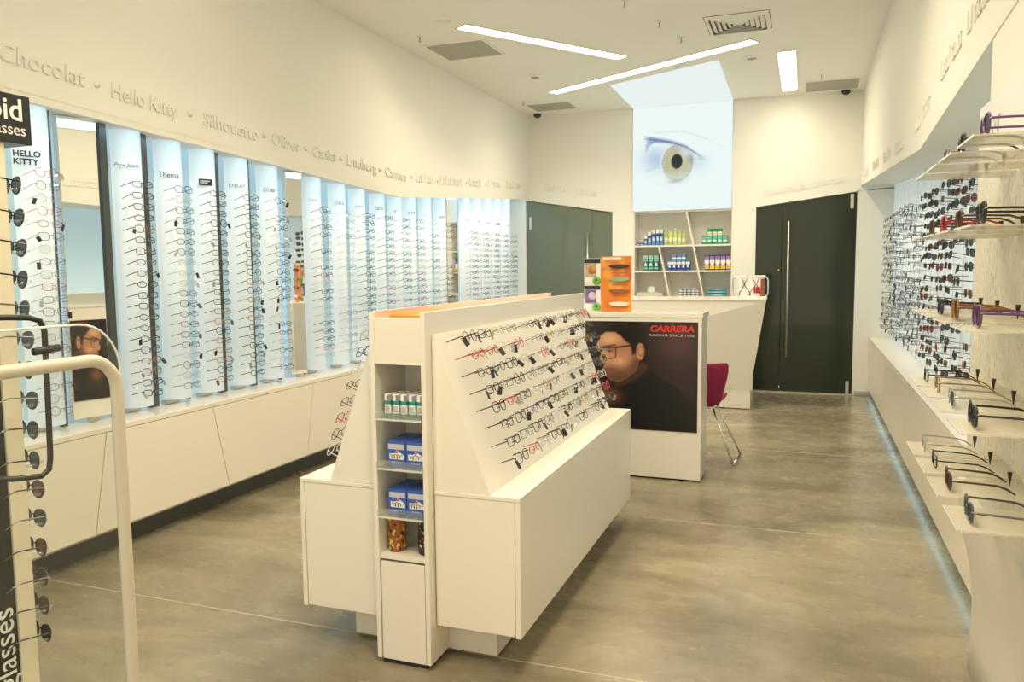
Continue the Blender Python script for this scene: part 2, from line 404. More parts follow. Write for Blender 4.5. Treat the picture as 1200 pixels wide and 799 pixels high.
# light box: back wall panel wrapping onto the ceiling, printed with an eye
def eye_print(u, v):
    # crop coordinates: x 212..682, y 255..750 (v up)
    x = 212+470*u; y = 752-490*v
    c = np.tile(np.array(s2l((240, 253, 251))), (len(x), 1))
    lid = np.interp(x, [240, 330, 400, 470, 545, 640], [405, 418, 432, 458, 512, 600])
    c = over(c, (176, 200, 230), 0.85*np.exp(-(((x-325)/64)**2+((y-505)/55)**2))*(y > lid))
    c = over(c, (206, 226, 238), 0.6*np.exp(-(((x-520)/60)**2+((y-540)/40)**2)))
    d = np.hypot((x-428)/80, (y-530)/94); an = np.arctan2(y-530, x-428); vis = soft(lid+8-y, 10)
    c = over(c, (232, 236, 226), soft(d-1.0, 0.3)*vis)
    c = over(c, (170, 172, 128), soft(d-0.82, 0.25)*vis*(0.78+0.10*np.sin(an*23)+0.06*np.sin(an*41+1))*np.where(x < 430, 1.0, 0.75))
    c = over(c, (206, 196, 140), np.exp(-((d-0.52)/0.14)**2)*vis*0.55)
    c = over(c, (112, 120, 104), np.exp(-((d-0.86)/0.07)**2)*vis*0.40)
    c = over(c, (214, 226, 236), np.exp(-(((x-466)/24)**2+((y-482)/22)**2))*0.95*vis)
    c = over(c, (120, 140, 146), np.exp(-(((x-492)/16)**2+((y-518)/22)**2))*0.5*vis)
    c = over(c, (44, 50, 52), soft(np.hypot((x-425)/27, (y-523)/35)-1, 0.2))
    c = over(c, (226, 240, 240), soft(seg_d(x, y, (370, 590), (470, 600))-10, 40)*0.6)
    c = over(c, (140, 178, 178), np.exp(-(((x-412)/34)**2+((y-618)/6)**2))*0.6)
    wd = np.interp(x, [255, 300, 360, 440, 520, 560], [4, 17, 15, 12, 7, 2])
    c = over(c, (104, 130, 182), soft(np.abs(y-lid)-wd*0.6, 14)*np.clip((x-258)/34, 0, 1)*np.clip((575-x)/60, 0, 1)*0.85)
    c = over(c, (62, 84, 140), soft(np.abs(y-lid-2)-wd*0.16, 8)*np.clip((x-290)/40, 0, 1)*np.clip((545-x)/60, 0, 1)*0.6)
    for k in range(16):
        a = (372-k*6, 424+(k % 3)*3); e = (268+(k*37 % 22), 396+k*5); c = over(c, (118, 146, 196), soft(seg_d(x, y, a, e)-1.2, 7)*0.55)
    c = over(c, (196, 214, 228), (soft(seg_d(x, y, (325, 383), (452, 384))-1.5, 10)+soft(seg_d(x, y, (452, 384), (560, 424))-1.2, 10)+soft(seg_d(x, y, (560, 424), (640, 470))-0.5, 12)*0.5)*0.6)
    c = over(c, (176, 202, 220), soft(seg_d(x, y, (275, 562), (330, 545))-3, 18)*0.6)
    c = over(c, (160, 206, 222), np.exp(-(((x-535)/22)**2+((y-515)/10)**2))*0.6)
    c = over(c, (226, 238, 240), soft(seg_d(x, y, (320, 625), (400, 640))-2, 20)*0.5)
    return c
lb = thing('light_box', 'tall lit panel with a large printed eye, wrapping from back wall onto ceiling', 'light box', (-1.44, YB-0.02, 2.19))
sheet('eye_panel', lambda u, v: (-0.60+1.185*u, -0.012, 0.0+1.25*v), 190, 200, eye_print, printed('eye_print', 0.3, LIT_BACK), lb)
MB().box(-0.60, 0.585, -0.010, 0.019, 0.0, 1.25).build('housing', M_WHITEPL, lb)
cz = ZC-2.19
ML = pm('lit_panel', (0.02, 0.02, 0.02), 0.9, spec=0.0, emit=(0.88, 0.975, 0.97), estr=LIT_BACK*0.95)
MB().prism([(-0.60, -0.012), (-0.576, -1.297), (0.611, -1.917), (0.585, -0.012)], 'z', cz-0.014, cz-0.001).build('ceiling_panel', ML, lb)

# ------------------------------------------------------------------ ceiling fittings
def strip_light(name, label, p0, p1, wid, k=1.0):
    p0 = Vector((*p0, ZC)); p1 = Vector((*p1, ZC)); d = (p1-p0); L = d.length; a = math.atan2(d.y, d.x)
    t = thing(name, label, 'ceiling light', tuple((p0+p1)/2), a, 'recessed strip lights')
    MB().box(-L/2, L/2, -wid/2, wid/2, -0.006, -0.002).build('diffuser', M_LAMP, t)
    f = MB(); e = 0.012
    f.box(-L/2-e, L/2+e, -wid/2-e, -wid/2, -0.008, -0.0005); f.box(-L/2-e, L/2+e, wid/2, wid/2+e, -0.008, -0.0005)
    f.box(-L/2-e, -L/2, -wid/2, wid/2, -0.008, -0.0005); f.box(L/2, L/2+e, -wid/2, wid/2, -0.008, -0.0005)
    f.build('frame', M_WHITEPL, t)
    MB().box(-L/2+0.30, -L/2+0.315, -wid/2, wid/2, -0.0085, -0.006).build('joint_bar', M_WHITEPL, t)
    la = bpy.data.lights.new('tube_lamp', 'AREA'); la.shape = 'RECTANGLE'; la.size = L; la.size_y = wid; la.energy = W_STRIP*L*k; la.color = (1.0, 0.85, 0.60); la.spread = R(132)
    lo = mk('tube_lamp', la, t); lo.location = (0, 0, -0.012)
    return t
strip_light('strip_light', 'long white ceiling strip light beside the square panel near the left wall', (-2.66, 6.05), (-1.66, 7.49), 0.13)
strip_light('strip_light', 'longest white ceiling strip light, running along the lit eye panel', (-2.70, 8.66), (-0.47, 7.39), 0.13)
strip_light('strip_light', 'short white ceiling strip light between two grey ceiling tiles by the glass door', (-0.215, 7.86), (-0.22, 9.57), 0.155, 0.42)
# unseen strip lights added over the front of the shop to brighten it
for i, (a, b) in enumerate((((-2.15, 2.9), (-1.35, 4.4)), ((-1.0, 4.9), (-0.2, 3.5)), ((-2.0, 0.3), (-1.3, 1.8)), ((-0.9, 2.2), (-0.1, 0.8)))):
    strip_light('strip_light', 'unseen added ceiling strip light over the '+['spectacle island', 'aisle beside the spectacle island', 'entrance beside the sunglasses rack', 'entrance aisle'][i], a, b, 0.13)
def ceil_tile(label, x0, x1, y0, y1):
    t = thing('ceiling_panel', label, 'ceiling panel', ((x0+x1)/2, (y0+y1)/2, ZC), 0, 'grey ceiling panels')
    a, b = (x1-x0)/2, (y1-y0)/2
    MB().box(-a, a, -b, b, -0.006, -0.001).build('grille', M_GRILLE, t)
    f = MB(); e = 0.018
    f.box(-a-e, a+e, -b-e, -b, -0.010, -0.0005); f.box(-a-e, a+e, b, b+e, -0.010, -0.0005); f.box(-a-e, -a, -b, b, -0.010, -0.0005); f.box(a, a+e, -b, b, -0.010, -0.0005)
    f.build('frame', M_CEIL, t)
ceil_tile('square grey ceiling panel beside the strip light by the left wall', -3.18, -2.645, 6.44, 6.95)
ceil_tile('square grey ceiling panel above the left glass door', -3.195, -2.675, 9.16, 9.58)
ceil_tile('square grey ceiling panel above the right glass door', -0.055, 0.48, 9.22, 9.74)
# air diffuser with nested louvre frames
t = thing('air_vent', 'square louvred air vent in ceiling', 'air vent', (-0.56, 6.81, ZC))
MB().box(-0.25, 0.25, -0.25, 0.25, -0.004, -0.001).build('throat', pm('vent_throat', (0.25, 0.24, 0.20), 0.8), t)
for k in range(6):
    a = 0.245-k*0.040; b = MB()
    for s in (0, 90, 180, 270):
        q = MB().add([(-a, -a, -0.004), (a, -a, -0.004), (a-0.030, -a+0.030, -0.022), (-a+0.030, -a+0.030, -0.022),
                      (-a, -a, -0.001), (a, -a, -0.001), (a-0.030, -a+0.030, -0.018), (-a+0.030, -a+0.030, -0.018)],
                     [(0, 1, 2, 3), (7, 6, 5, 4), (0, 4, 5, 1), (2, 6, 7, 3), (1, 5, 6, 2), (3, 7, 4, 0)])
        b.join(q, Matrix.Rotation(R(s), 4, 'Z'))
    b.build('louvre', M_CEIL, t)
def dome(label, x, y):
    t = thing('dome_camera', label, 'camera', (x, y, ZC), 0, 'dome cameras')
    MB().lathe([(0.062, -0.012), (0.062, -0.001)], seg=18).build('base', M_WHITEPL, t)
    MB().lathe([(0.008, -0.062), (0.03, -0.055), (0.046, -0.038), (0.052, -0.012)], seg=18).build('dome', pm('smoked_dome', (0.03, 0.022, 0.015), 0.08), t)
dome('small dark dome camera on ceiling above the left glass door', -3.24, 9.72)
dome('small dark dome camera on ceiling above the right glass door', 0.37, 9.79)
for lab, x, y in (('round flush speaker disc on ceiling over the spectacle wall', -2.654, 7.89), ('round flush speaker disc on ceiling beside the short strip light', -0.529, 7.99)):
    t = thing('ceiling_speaker', lab, 'ceiling disc', (x, y, ZC), 0, 'ceiling discs')
    MB().lathe([(0.088, -0.008), (0.10, -0.004), (0.10, -0.001)], seg=24).build('rim', M_CEIL, t)
    MB().lathe([(0.03, -0.014), (0.045, -0.008)], seg=16).build('centre', M_GRILLE, t)
for i, (x, y, lab) in enumerate(((-3.10, 6.18, 'by the square grey panel at the left wall'), (-3.17, 8.98, 'by the grey panel over the left glass door'), (-1.30, 5.95, 'in front of the long strip light'), (-1.15, 6.55, 'between strip light and air vent'), (-1.05, 7.05, 'beside the lit eye panel'), (0.10, 8.95, 'by the grey panel over the right glass door'))):
    t = thing('sprinkler', 'tiny ceiling sprinkler head '+lab, 'sprinkler', (x, y, ZC), 0, 'sprinkler heads')
    MB().lathe([(0.022, -0.006), (0.026, -0.001)], seg=12).build('rose', M_WHITEPL, t)
    MB().lathe([(0.016, -0.045), (0.016, -0.042), (0.005, -0.040), (0.005, -0.004)], seg=8).build('head', M_STEEL, t)
# recessed spotlights washing the walls
def spot(label, x, y, tx, ty, tz, power, ang=48):
    t = thing('downlight', label, 'ceiling light', (x, y, ZC), 0, 'wall washing downlights')
    MB().lathe([(0.05, -0.006), (0.06, -0.001)], seg=18).build('trim_ring', M_WHITEPL, t)
    l = bpy.data.lights.new('downlight_lamp', 'SPOT'); l.energy = power; l.color = (1.0, 0.80, 0.52); l.spot_size = R(ang); l.spot_blend = 0.8; l.shadow_soft_size = 0.05
    o = mk('downlight_lamp', l, t); o.location = (0, 0, -0.03)
    o.rotation_euler = (Vector((tx-x, ty-y, tz-ZC+0.03))).to_track_quat('-Z', 'Y').to_euler()

# ------------------------------------------------------------------ spectacles
def lens_outline(shape, n=18):
    """half-pair outline around (0,0), local y (width) and z (height); width ~0.054"""
    P = []
    for k in range(n):
        a = 2*math.pi*k/n; c, s = math.cos(a), math.sin(a)
        if shape == 'round': y, z = 0.0235*c, 0.0225*s
        elif shape == 'rect': e = 0.55; y = 0.0265*abs(c)**e*(1 if c > 0 else -1); z = 0.0165*abs(s)**e*(1 if s > 0 else -1)
        elif shape == 'oval': y, z = 0.0255*c, 0.0165*s
        elif shape == 'square': e = 0.62; y = 0.0265*abs(c)**e*(1 if c > 0 else -1); z = 0.0200*abs(s)**e*(1 if s > 0 else -1)
        else:  # aviator / large sun lens
            e = 0.8; y = 0.0290*abs(c)**e*(1 if c > 0 else -1); z = 0.0235*abs(s)**e*(1 if s > 0 else -1)
            if s < 0: y = y*(1-0.22*abs(s))+0.004*abs(s)
        P.append((y, z))
    return P
def spec_parts(shape, thick, n=18, tl=0.135, seg=4):
    """returns dict of MB: front, lens (left/right), temple (left/right); faces +x, bridge at origin"""
    ol = lens_outline(shape, n); cy = 0.0345; out = {}
    fr = MB(); lens = []
    for sgn in (1, -1):
        pts = [(-abs((sgn*p[0]+sgn*cy))*0.06, sgn*(cy+p[0]), p[1]) for p in ol]
        fr.tube(pts, thick, seg, closed=True)
        L = MB(); c = (-0.003, sgn*cy, 0); vs = [c]+[(q[0]-0.0003, q[1], q[2]) for q in pts]
        L.add(vs, [(0, 1+k, 1+(k+1) % n) if sgn > 0 else (0, 1+(k+1) % n, 1+k) for k in range(n)], 0, True); lens.append(L)
    in_y = cy-max(p[0] for p in ol)
    fr.tube([(-0.001, -in_y-0.001, 0.004), (0.001, 0, 0.008), (-0.001, in_y+0.001, 0.004)], thick*0.95, seg)
    oy = cy+max(p[0] for p in ol)
    for sgn in (1, -1):  # hinge end pieces
        fr.tube([(-0.003, sgn*(oy-0.002), 0.008), (-0.007, sgn*(oy+0.005), 0.008), (-0.012, sgn*(oy+0.006), 0.008)], thick*1.1, seg)
        fr.tube([(-0.004, sgn*in_y*0.9, -0.003), (-0.010, sgn*in_y*0.75, -0.007)], [thick*0.6, thick*1.2], seg)
    tm = []
    for sgn in (1, -1):
        y = sgn*(oy+0.006)
        tm.append(MB().tube([(-0.011, y, 0.008), (-0.05, y, 0.0085), (-tl*0.72, y*0.97, 0.008), (-tl*0.86, y*0.95, 0.002), (-tl, y*0.93, -0.010)] if tl > 0.1 else
                            [(-0.011, y, 0.008), (-tl*0.5, y, 0.008), (-tl, y*0.985, 0.0075)], [thick*1.15, thick*1.1, thick*1.2, thick*1.2, thick*0.9] if tl > 0.1 else [thick*1.2, thick*1.1, thick*1.0], seg))
    out['front'] = fr; out['lens'] = lens; out['temple'] = tm
    return out
STY = {}
def style(shape, thick, colour, tl=0.135, sun=None, n=18):
    """mesh data of one kind of spectacles: separate parts and one joined mesh"""
    key = (shape, thick, colour, tl, sun, n)
    if key in STY: return STY[key]
    p = spec_parts(shape, thick, n, tl, 4 if n > 12 else 3)
    lm = M_SUN[sun] if sun is not None else M_LENS
    d = {'front': p['front'].mesh('frame_front', FR[colour]), 'lens': [l.mesh('lens', lm) for l in p['lens']], 'temple': [t.mesh('temple', FR[colour]) for t in p['temple']]}
    j = MB().join(p['front'])
    for t in p['temple']: j.join(t)
    for l in p['lens']: j.join(l, None, {0: 1})
    d['mb'] = j; d['joined'] = j.mesh('spectacles', [FR[colour], lm]); d['lm'] = lm
    STY[key] = d; return d
TAGM = MB().box(-0.0006, 0.0006, -0.009, 0.009, -0.034, 0.0).mesh('price_tag', M_TAG)
TAGC = MB().box(-0.0006, 0.0006, -0.008, 0.008, -0.030, 0.0).mesh('price_tag_clear', thin('clear_tag', (0.85, 0.85, 0.82), 0.1, 0.1, (0.5, 0.5, 0.46), 0.5))
def put_specs(name, label, cat, st, M, group, parts=True, tagm=None, rnd=random):
    """one pair of spectacles at matrix M"""
    if not parts:
        o = mk(name, st['joined']); o.matrix_world = M
        return tag(o, label, cat, group)
    r = mk(name, None); r.matrix_world = M; r.empty_display_size = 0.02; tag(r, label, cat, group)
    mk('frame_front', st['front'], r)
    for l in st['lens']: mk('lens', l, r)
    for t in st['temple']: mk('temple', t, r)
    if tagm is not None:
        o = mk('price_tag', tagm, r); sg = rnd.choice((-1, 1))
        o.location = (-0.006+rnd.uniform(0, 0.008), sg*0.0655, -0.002); o.rotation_euler = (rnd.uniform(-0.6, 0.6), rnd.uniform(-0.4, 0.3), rnd.uniform(-1.5, 0.2))
    return r
def face(origin, nrm, upv=(0, 0, 1)):
    """spectacles matrix: local +x = nrm (facing), local z close to upv"""
    x = Vector(nrm).normalized(); y = Vector(upv).cross(x).normalized(); z = x.cross(y)
    M = Matrix((x, y, z)).transposed().to_4x4(); M.translation = Vector(origin); return M
def jit(M, rnd, a=0.06):
    return M @ Matrix.Rotation(rnd.uniform(-a, a), 4, 'Z') @ Matrix.Rotation(rnd.uniform(-a, a)*0.7, 4, 'X') @ Matrix.Rotation(rnd.uniform(-a, a)*0.6, 4, 'Y')
EYEC = ['black']*5+['dark brown']*3+['gunmetal']*3+['silver']*3+['clear']*2+['gold', 'red', 'purple', 'blue', 'amber']
SHP = ['rect', 'rect', 'oval', 'square', 'round']
def cname(c, thick): return {'silver': 'silver wire', 'gunmetal': 'dark metal', 'gold': 'gold', 'clear': 'pale translucent'}.get(c, c)+('-rimmed')

# ------------------------------------------------------------------ display columns along the left wall
CW, CB = 0.235, 0.045
def column_profile(ax, ay, bx, by, bulge, n=20, depth=0.10):
    """from near edge a to far edge b, bulging outwards; flat flanks; closed at the back"""
    a = Vector((ax, ay)); b = Vector((bx, by)); d = b-a; L = d.length; d.normalize(); nr = Vector((d.y, -d.x))
    pts = []
    for k in range(n+1):
        t = k/n; s = max(0.0, min(1.0, (t-0.30)/0.70)); h = bulge*(math.sin(math.pi*s)**0.75 if 0 < s < 1 else 0)
        p = a+d*(L*t)+nr*h; pts.append((p.x, p.y))
    pts.append(tuple(b-nr*depth)); pts.append(tuple(a-nr*depth)); return pts, nr
colY = [2.76, 3.35, 3.66, 3.95, 4.27, 4.59, 5.13, 5.48, 5.79, 6.13, 6.45, 6.74, 7.07, 7.42, 7.98, 8.30, 8.62, 8.92, 9.26]
COLNAME = ['display column nearest the entrance']+['%s display column past the tall mirror' % ORD[i] for i in range(5)]+['%s display column past the slim mirror' % ORD[i] for i in range(8)]+['%s display column past the far mirror' % ORD[i] for i in range(5)]
rs = random.Random(11)
stuffL = {}
def stuff_add(bank, st, M):
    """collect far spectacles into one mesh, by material"""
    mats = st['joined'].materials[:]
    mm = {}
    for i, m in enumerate(mats):
        if m.name not in bank['mi']: bank['mi'][m.name] = len(bank['mats']); bank['mats'].append(m)
        mm[i] = bank['mi'][m.name]
    bank['mb'].join(st['mb'], M, mm)
bankL = {'mb': MB(), 'mats': [], 'mi': {}}; bankR = {'mb': MB(), 'mats': [], 'mi': {}}
for i, y0 in enumerate(colY):
    ax, ay, bx, by = -3.665, y0, -3.565, y0+0.213
    if i >= 14: ax, bx, by = -3.63, -3.545, y0+0.24
    prof, nr = column_profile(ax, ay, bx, by, CB)
    ztop = soffL(y0)+0.03 if True else 0
    t = thing('display_column', 'tall white backlit column of spectacles, '+COLNAME[i].replace('display column', 'one').replace('nearest', 'nearest'), 'display column', ((ax+bx)/2, (ay+by)/2, 0.705), 0, 'display columns along the left wall')
    ox, oy, oz = (ax+bx)/2, (ay+by)/2, 0.705
    b = MB().prism([(p[0]-ox, p[1]-oy) for p in prof], 'z', 0.022, min(soffL(ay), soffL(by))+0.033-oz, 0, True)
    b.build('acrylic_front', M_COLUMN, t)
    dv = Vector((bx-ax, by-ay)); q = [(0.01, 0.0), (0.285, 0.0), (0.285, 0.002), (0.01, 0.002)]
    MB().prism([(ax+dv.x*u+nr.x*h-ox, ay+dv.y*u+nr.y*h-oy) for u, h in q], 'z', 0.024, min(soffL(ay), soffL(by))+0.030-oz).build('tinted_strip', M_TINT, t)
    MB().cbox((-0.02, 0, 0.011), (0.05, 0.10, 0.022)).build('foot', M_STEEL, t)
    # printed name
    zt = 2.055 if i < 6 else 2.03
    cx, cy_ = ax+(bx-ax)*0.64+nr.x*CB*1.03+0.003, ay+(by-ay)*0.64+nr.y*CB*1.03
    P = lambda u, z: frame_m((cx-ox-(by-ay)*0+nr.x*0.002+(bx-ax)*u, cy_-oy+nr.y*0.002+(by-ay)*u, z-oz), (bx-ax, by-ay, 0), (0, 0, 1))
    if i == 0:
        text('printed_name', 'HELLO', 0.040, P(-0.38, 2.066), M_PRINTBLK, t, 0.0006, offset=0.0012); text('printed_name', 'KITTY', 0.040, P(-0.38, 2.028), M_PRINTBLK, t, 0.0006, offset=0.0012)
    elif i == 1: text('printed_name', 'Pepe Jeans', 0.031, P(-0.36, 2.085), M_PRINTBLK, t, 0.0006, shear=0.3)
    elif i == 2: text('printed_name', 'Thema', 0.044, P(-0.33, 2.06), M_PRINTBLK, t, 0.0006)
    elif i == 3:
        o = MB().box(0, 0.085, 0, 0.040, 0, 0.0012).xf(P(-0.2, 2.04)).build('printed_plate', M_PRINTBLK, t)
        for zz, a1 in ((0.024, 0.07), (0.013, 0.055)): MB().box(0.008, a1, zz, zz+0.006, 0.0012, 0.0018).xf(P(-0.2, 2.04)).build('printed_line', M_WHITEPL, t)
    elif i == 4: text('printed_name', 'EXPLAY', 0.034, P(-0.34, 2.055), M_PRINTGRY, t, 0.0006)
    else:
        glyph_row('printed_name', 5+i % 3, 0.085, 0.020+0.012*(i % 2), P(-0.22, zt), M_PRINTGRY, t, rs, 0.0008)
    # spectacles
    nrow = 20 if i < 6 else 19
    # every column carries one family of shapes and two or three colours
    fam = {0: ['gunmetal', 'silver', 'purple', 'red', 'black', 'clear'], 1: ['black', 'dark brown', 'black', 'gunmetal', 'black', 'amber'], 2: ['black', 'purple', 'gunmetal', 'black', 'clear', 'silver'], 3: ['gunmetal', 'amber', 'black', 'black', 'black', 'gold'], 4: ['black', 'gold', 'dark brown', 'black'], 5: ['silver', 'black', 'clear', 'gunmetal', 'black'], 6: ['dark brown', 'gunmetal', 'silver', 'red'], 7: ['silver', 'gunmetal', 'clear'], 8: ['black', 'gunmetal', 'silver']}.get(i, EYEC)
    th = {0: 0.0013, 2: 0.0017, 5: 0.0017, 7: 0.0013}.get(i, 0.0021)
    parts = i <= 5
    for k in range(nrow):
        z = (1.985 if i < 6 else 1.955)-k*(1.985-0.79)/19.5
        if i >= 14: z = 1.90-k*0.062
        c = rs.choice(fam); sh = rs.choice(SHP) if i not in (1,) else rs.choice(('oval', 'rect', 'square'))
        if i == 5 and k < 4: sh = 'round'
        st = style(sh, th if c not in ('silver',) else 0.0014, c, 0.098, None, 18 if i < 9 else 10)
        ox_, oy_ = ax+(bx-ax)*0.62+nr.x*CB, ay+(by-ay)*0.62+nr.y*CB
        dirv = Vector((math.cos(R(-9)), math.sin(R(-9)), 0.20))
        M = jit(face((ox_+dirv.x*0.104, oy_+dirv.y*0.104+0.012, z), dirv), rs, 0.07)
        if i <= 8:
            tg = TAGM if rs.random() < 0.30 else (TAGC if rs.random() < 0.25 else None)
            put_specs('eyeglasses', '%s eyeglasses, %s from the top on the %s' % (cname(c, th), ORD[k], COLNAME[i]), 'eyeglasses', st, M, 'eyeglasses on the left wall columns', parts, tg, rs)
        else: stuff_add(bankL, st, M)
        if i > 5 and rs.random() < 0.28:
            pass
o = bankL['mb'].build('eyeglasses_display', bankL['mats']); o['kind'] = 'stuff'; tag(o, 'many small eyeglasses hanging in rows on the far columns of the left wall', 'eyeglasses')
# dark slots between columns
for k, (y, w_, x) in enumerate(((2.985, 0.030, -3.60), (3.30, 0.045, -3.585), (3.575, 0.065, -3.60), (3.882, 0.014, -3.60), (4.175, 0.060, -3.60), (4.495, 0.045, -3.60), (4.81, 0.012, -3.60), (5.10, 0.020, -3.60), (7.66, 0.05, -3.60))):
    o = MB().prism([(y, 0.0), (y+w_, 0.0), (y+w_, soffL(y+w_)+0.033-0.705), (y, soffL(y)+0.033-0.705)], 'x', -0.03, 0.0).build('dark_slot_panel', M_DARKGAP)
    o.location = (x, 0, 0.705)
    tag(o, 'narrow dark vertical panel '+('beside the column nearest the entrance' if k == 0 else 'between tall mirror and first column past it' if k == 1 else 'beside the far mirror' if k == 8 else 'beside the slim mirror' if k == 7 else 'just past the %s' % COLNAME[k-1]), 'panel', 'dark slots between columns')
# mirrors
def mirror(label, ax, ay, bx, by, zb, zt, full):
    t = thing('wall_mirror', label, 'mirror', ((ax+bx)/2, (ay+by)/2, 0.705))
    d = Vector((bx-ax, by-ay)); L = d.length; ang = math.atan2(d.y, d.x)
    def bx_(u0, u1, v0, v1, z0, z1): return MB().box(u0, u1, v0, v1, z0, z1).xf(Matrix.Rotation(ang, 4, 'Z'))
    bx_(-L/2, L/2, 0.002, 0.05, 0.02, zt-0.705).build('cabinet', M_LACQ2, t)
    bx_(-L/2+0.002, L/2-0.002, -0.002, 0.002, zb-0.705, zt-0.705).build('mirror_glass', M_MIRROR, t)
    MB().cbox((0, 0.0, 0.01), (0.04, 0.05, 0.02)).build('foot', M_STEEL, t)
    return t, ang, L
def man_print(flip):
    def fn(u, v):
        if flip: u = 1-u
        x = 15+667*u; y = 760-710*v
        c = np.tile(np.array(s2l((30, 23, 25))), (len(x), 1))
        c = over(c, (88, 58, 56), np.exp(-(((x-570)/130)**2+((y-200)/120)**2))*0.8)
        c = over(c, (58, 40, 46), np.exp(-(((x-560)/150)**2+((y-420)/160)**2))*0.6)
        c = over(c, (128, 82, 48), np.exp(-(((x-402)/55)**2+((y-715)/50)**2))*0.75)
        c = over(c, (60, 46, 58), soft(np.abs(np.hypot(x-420, y-700)-130)-4, 26)*0.4)
        # neck, then jacket
        c = over(c, (66, 44, 36), soft(sdf_poly(x, y, [(250, 380), (385, 300), (400, 380), (330, 440), (250, 500), (190, 470)]), 12))
        c = over(c, (22, 19, 21), soft(sdf_poly(x, y, [(395, 355), (450, 400), (560, 470), (690, 640), (690, 770), (180, 770), (170, 560), (200, 480), (260, 470), (330, 420)]), 14))
        c = over(c, (46, 40, 44), soft(seg_d(x, y, (395, 370), (300, 450))-5, 14)*0.5+soft(seg_d(x, y, (300, 450), (250, 560))-3, 12)*0.4)
        # hand / collar glow low left
        c = over(c, (150, 92, 62), np.exp(-(((x-160)/60)**2+((y-545)/45)**2))*0.7)
        # head
        skin = sdf_poly(x, y, [(84, 200), (100, 150), (140, 118), (215, 118), (290, 180), (330, 205), (345, 290), (322, 372), (262, 428), (205, 450), (158, 434), (140, 404), (128, 385), (136, 372), (124, 356), (134, 338), (108, 322), (100, 300), (112, 268), (96, 240)])
        c = over(c, (194, 138, 106), soft(skin, 8))
        inside = soft(skin, 8)
        c = over(c, (236, 186, 150), inside*np.exp(-(((x-165)/50)**2+((y-170)/40)**2))*0.7)
        c = over(c, (232, 182, 146), inside*np.exp(-(((x-135)/22)**2+((y-290)/36)**2))*0.7)
        c = over(c, (236, 186, 150), inside*np.exp(-(((x-220)/40)**2+((y-315)/28)**2))*0.5)
        c = over(c, (112, 74, 56), inside*np.clip((y-330)/90, 0, 1)*np.clip((x-150)/120+0.45, 0, 1)*0.72)
        c = over(c, (104, 68, 52), inside*np.clip((x-262)/60, 0, 1)*0.55)
        c = over(c, (150, 84, 74), soft(sdf_poly(x, y, [(128, 372), (160, 368), (192, 374), (164, 390), (134, 386)]), 6))
        c = over(c, (86, 50, 44), soft(seg_d(x, y, (130, 379), (188, 376))-1, 4)*0.8)
        c = over(c, (120, 80, 62), soft(seg_d(x, y, (112, 330), (146, 334))-2, 8)*0.7)
        tex = 0.5+0.5*np.sin(x*0.9+3*np.sin(y*0.31))*np.sin(y*1.1+2*np.sin(x*0.27))
        c = over(c, (120, 78, 58), inside*np.exp(-(((x-168)/40)**2+((y-228)/22)**2))*0.65)
        c = over(c, (132, 88, 66), inside*np.exp(-(((x-240)/50)**2+((y-225)/40)**2))*0.35)
        c = over(c, (70, 46, 38), inside*np.clip((y-372)/40, 0, 1)*(0.25+0.35*tex))
        c = over(c, (74, 48, 40), inside*np.clip((x-275)/40, 0, 1)*np.clip((y-250)/60, 0, 1)*(0.2+0.35*tex))
        c = over(c, (78, 50, 42), inside*soft(seg_d(x, y, (132, 362), (190, 362))-3, 12)*0.55)
        # jaw stubble, nose, eye
        jl = sdf_poly(x, y, [(128, 350), (190, 345), (240, 352), (300, 315), (335, 270), (350, 300), (322, 380), (262, 436), (205, 458), (150, 440), (120, 400)])
        c = over(c, (88, 58, 46), inside*soft(jl, 40)*(0.50+0.22*tex))
        c = over(c, (150, 84, 74), soft(sdf_poly(x, y, [(128, 374), (160, 369), (192, 375), (164, 389), (134, 386)]), 6)*0.8)
        c = over(c, (72, 42, 36), soft(seg_d(x, y, (130, 380), (188, 377))-1, 4)*0.7)
        c = over(c, (242, 196, 162), inside*soft(seg_d(x, y, (120, 250), (104, 312))-4, 12)*0.55)
        c = over(c, (104, 66, 50), inside*soft(seg_d(x, y, (140, 262), (134, 322))-3, 14)*0.5)
        c = over(c, (70, 42, 34), inside*np.exp(-(((x-130)/9)**2+((y-333)/5)**2))*0.8)
        c = over(c, (206, 196, 186), inside*np.exp(-(((x-172)/10)**2+((y-249)/4)**2))*0.6)
        c = over(c, (32, 22, 20), inside*np.exp(-(((x-162)/6)**2+((y-248)/6)**2))*0.95)
        # ear
        e = np.hypot((x-350)/27, (y-243)/56)
        c = over(c, (204, 146, 116), soft(e-1, 0.2)); c = over(c, (112, 70, 54), soft(np.abs(e-0.55)-0.12, 0.25)*0.7)
        # hair
        hair = sdf_poly(x, y, [(15, 50), (300, 50), (372, 110), (388, 190), (386, 330), (362, 300), (372, 240), (360, 195), (332, 192), (322, 262), (300, 270), (288, 200), (262, 185), (232, 150), (196, 122), (140, 122), (104, 150), (82, 205), (60, 190), (52, 120)])
        c = over(c, (26, 19, 17), soft(hair, 14))
        for k in range(14):
            a = (60+k*22, 70+(k % 4)*9); b2 = (120+k*19, 60+(k % 3)*16)
            c = over(c, (58, 42, 36), soft(seg_d(x, y, a, b2)-1.5, 7)*0.5)
        # eyebrow, eye, spectacles
        c = over(c, (44, 28, 22), soft(seg_d(x, y, (118, 222), (196, 206))-5, 8)*0.9)
        c = over(c, (60, 44, 38), np.exp(-(((x-165)/20)**2+((y-246)/7)**2))*0.9)
        rim = sdf_poly(x, y, [(112, 230), (202, 220), (200, 286), (176, 298), (140, 296), (120, 280)])
        c = over(c, (34, 20, 18), soft(np.abs(rim)-3.0, 4))
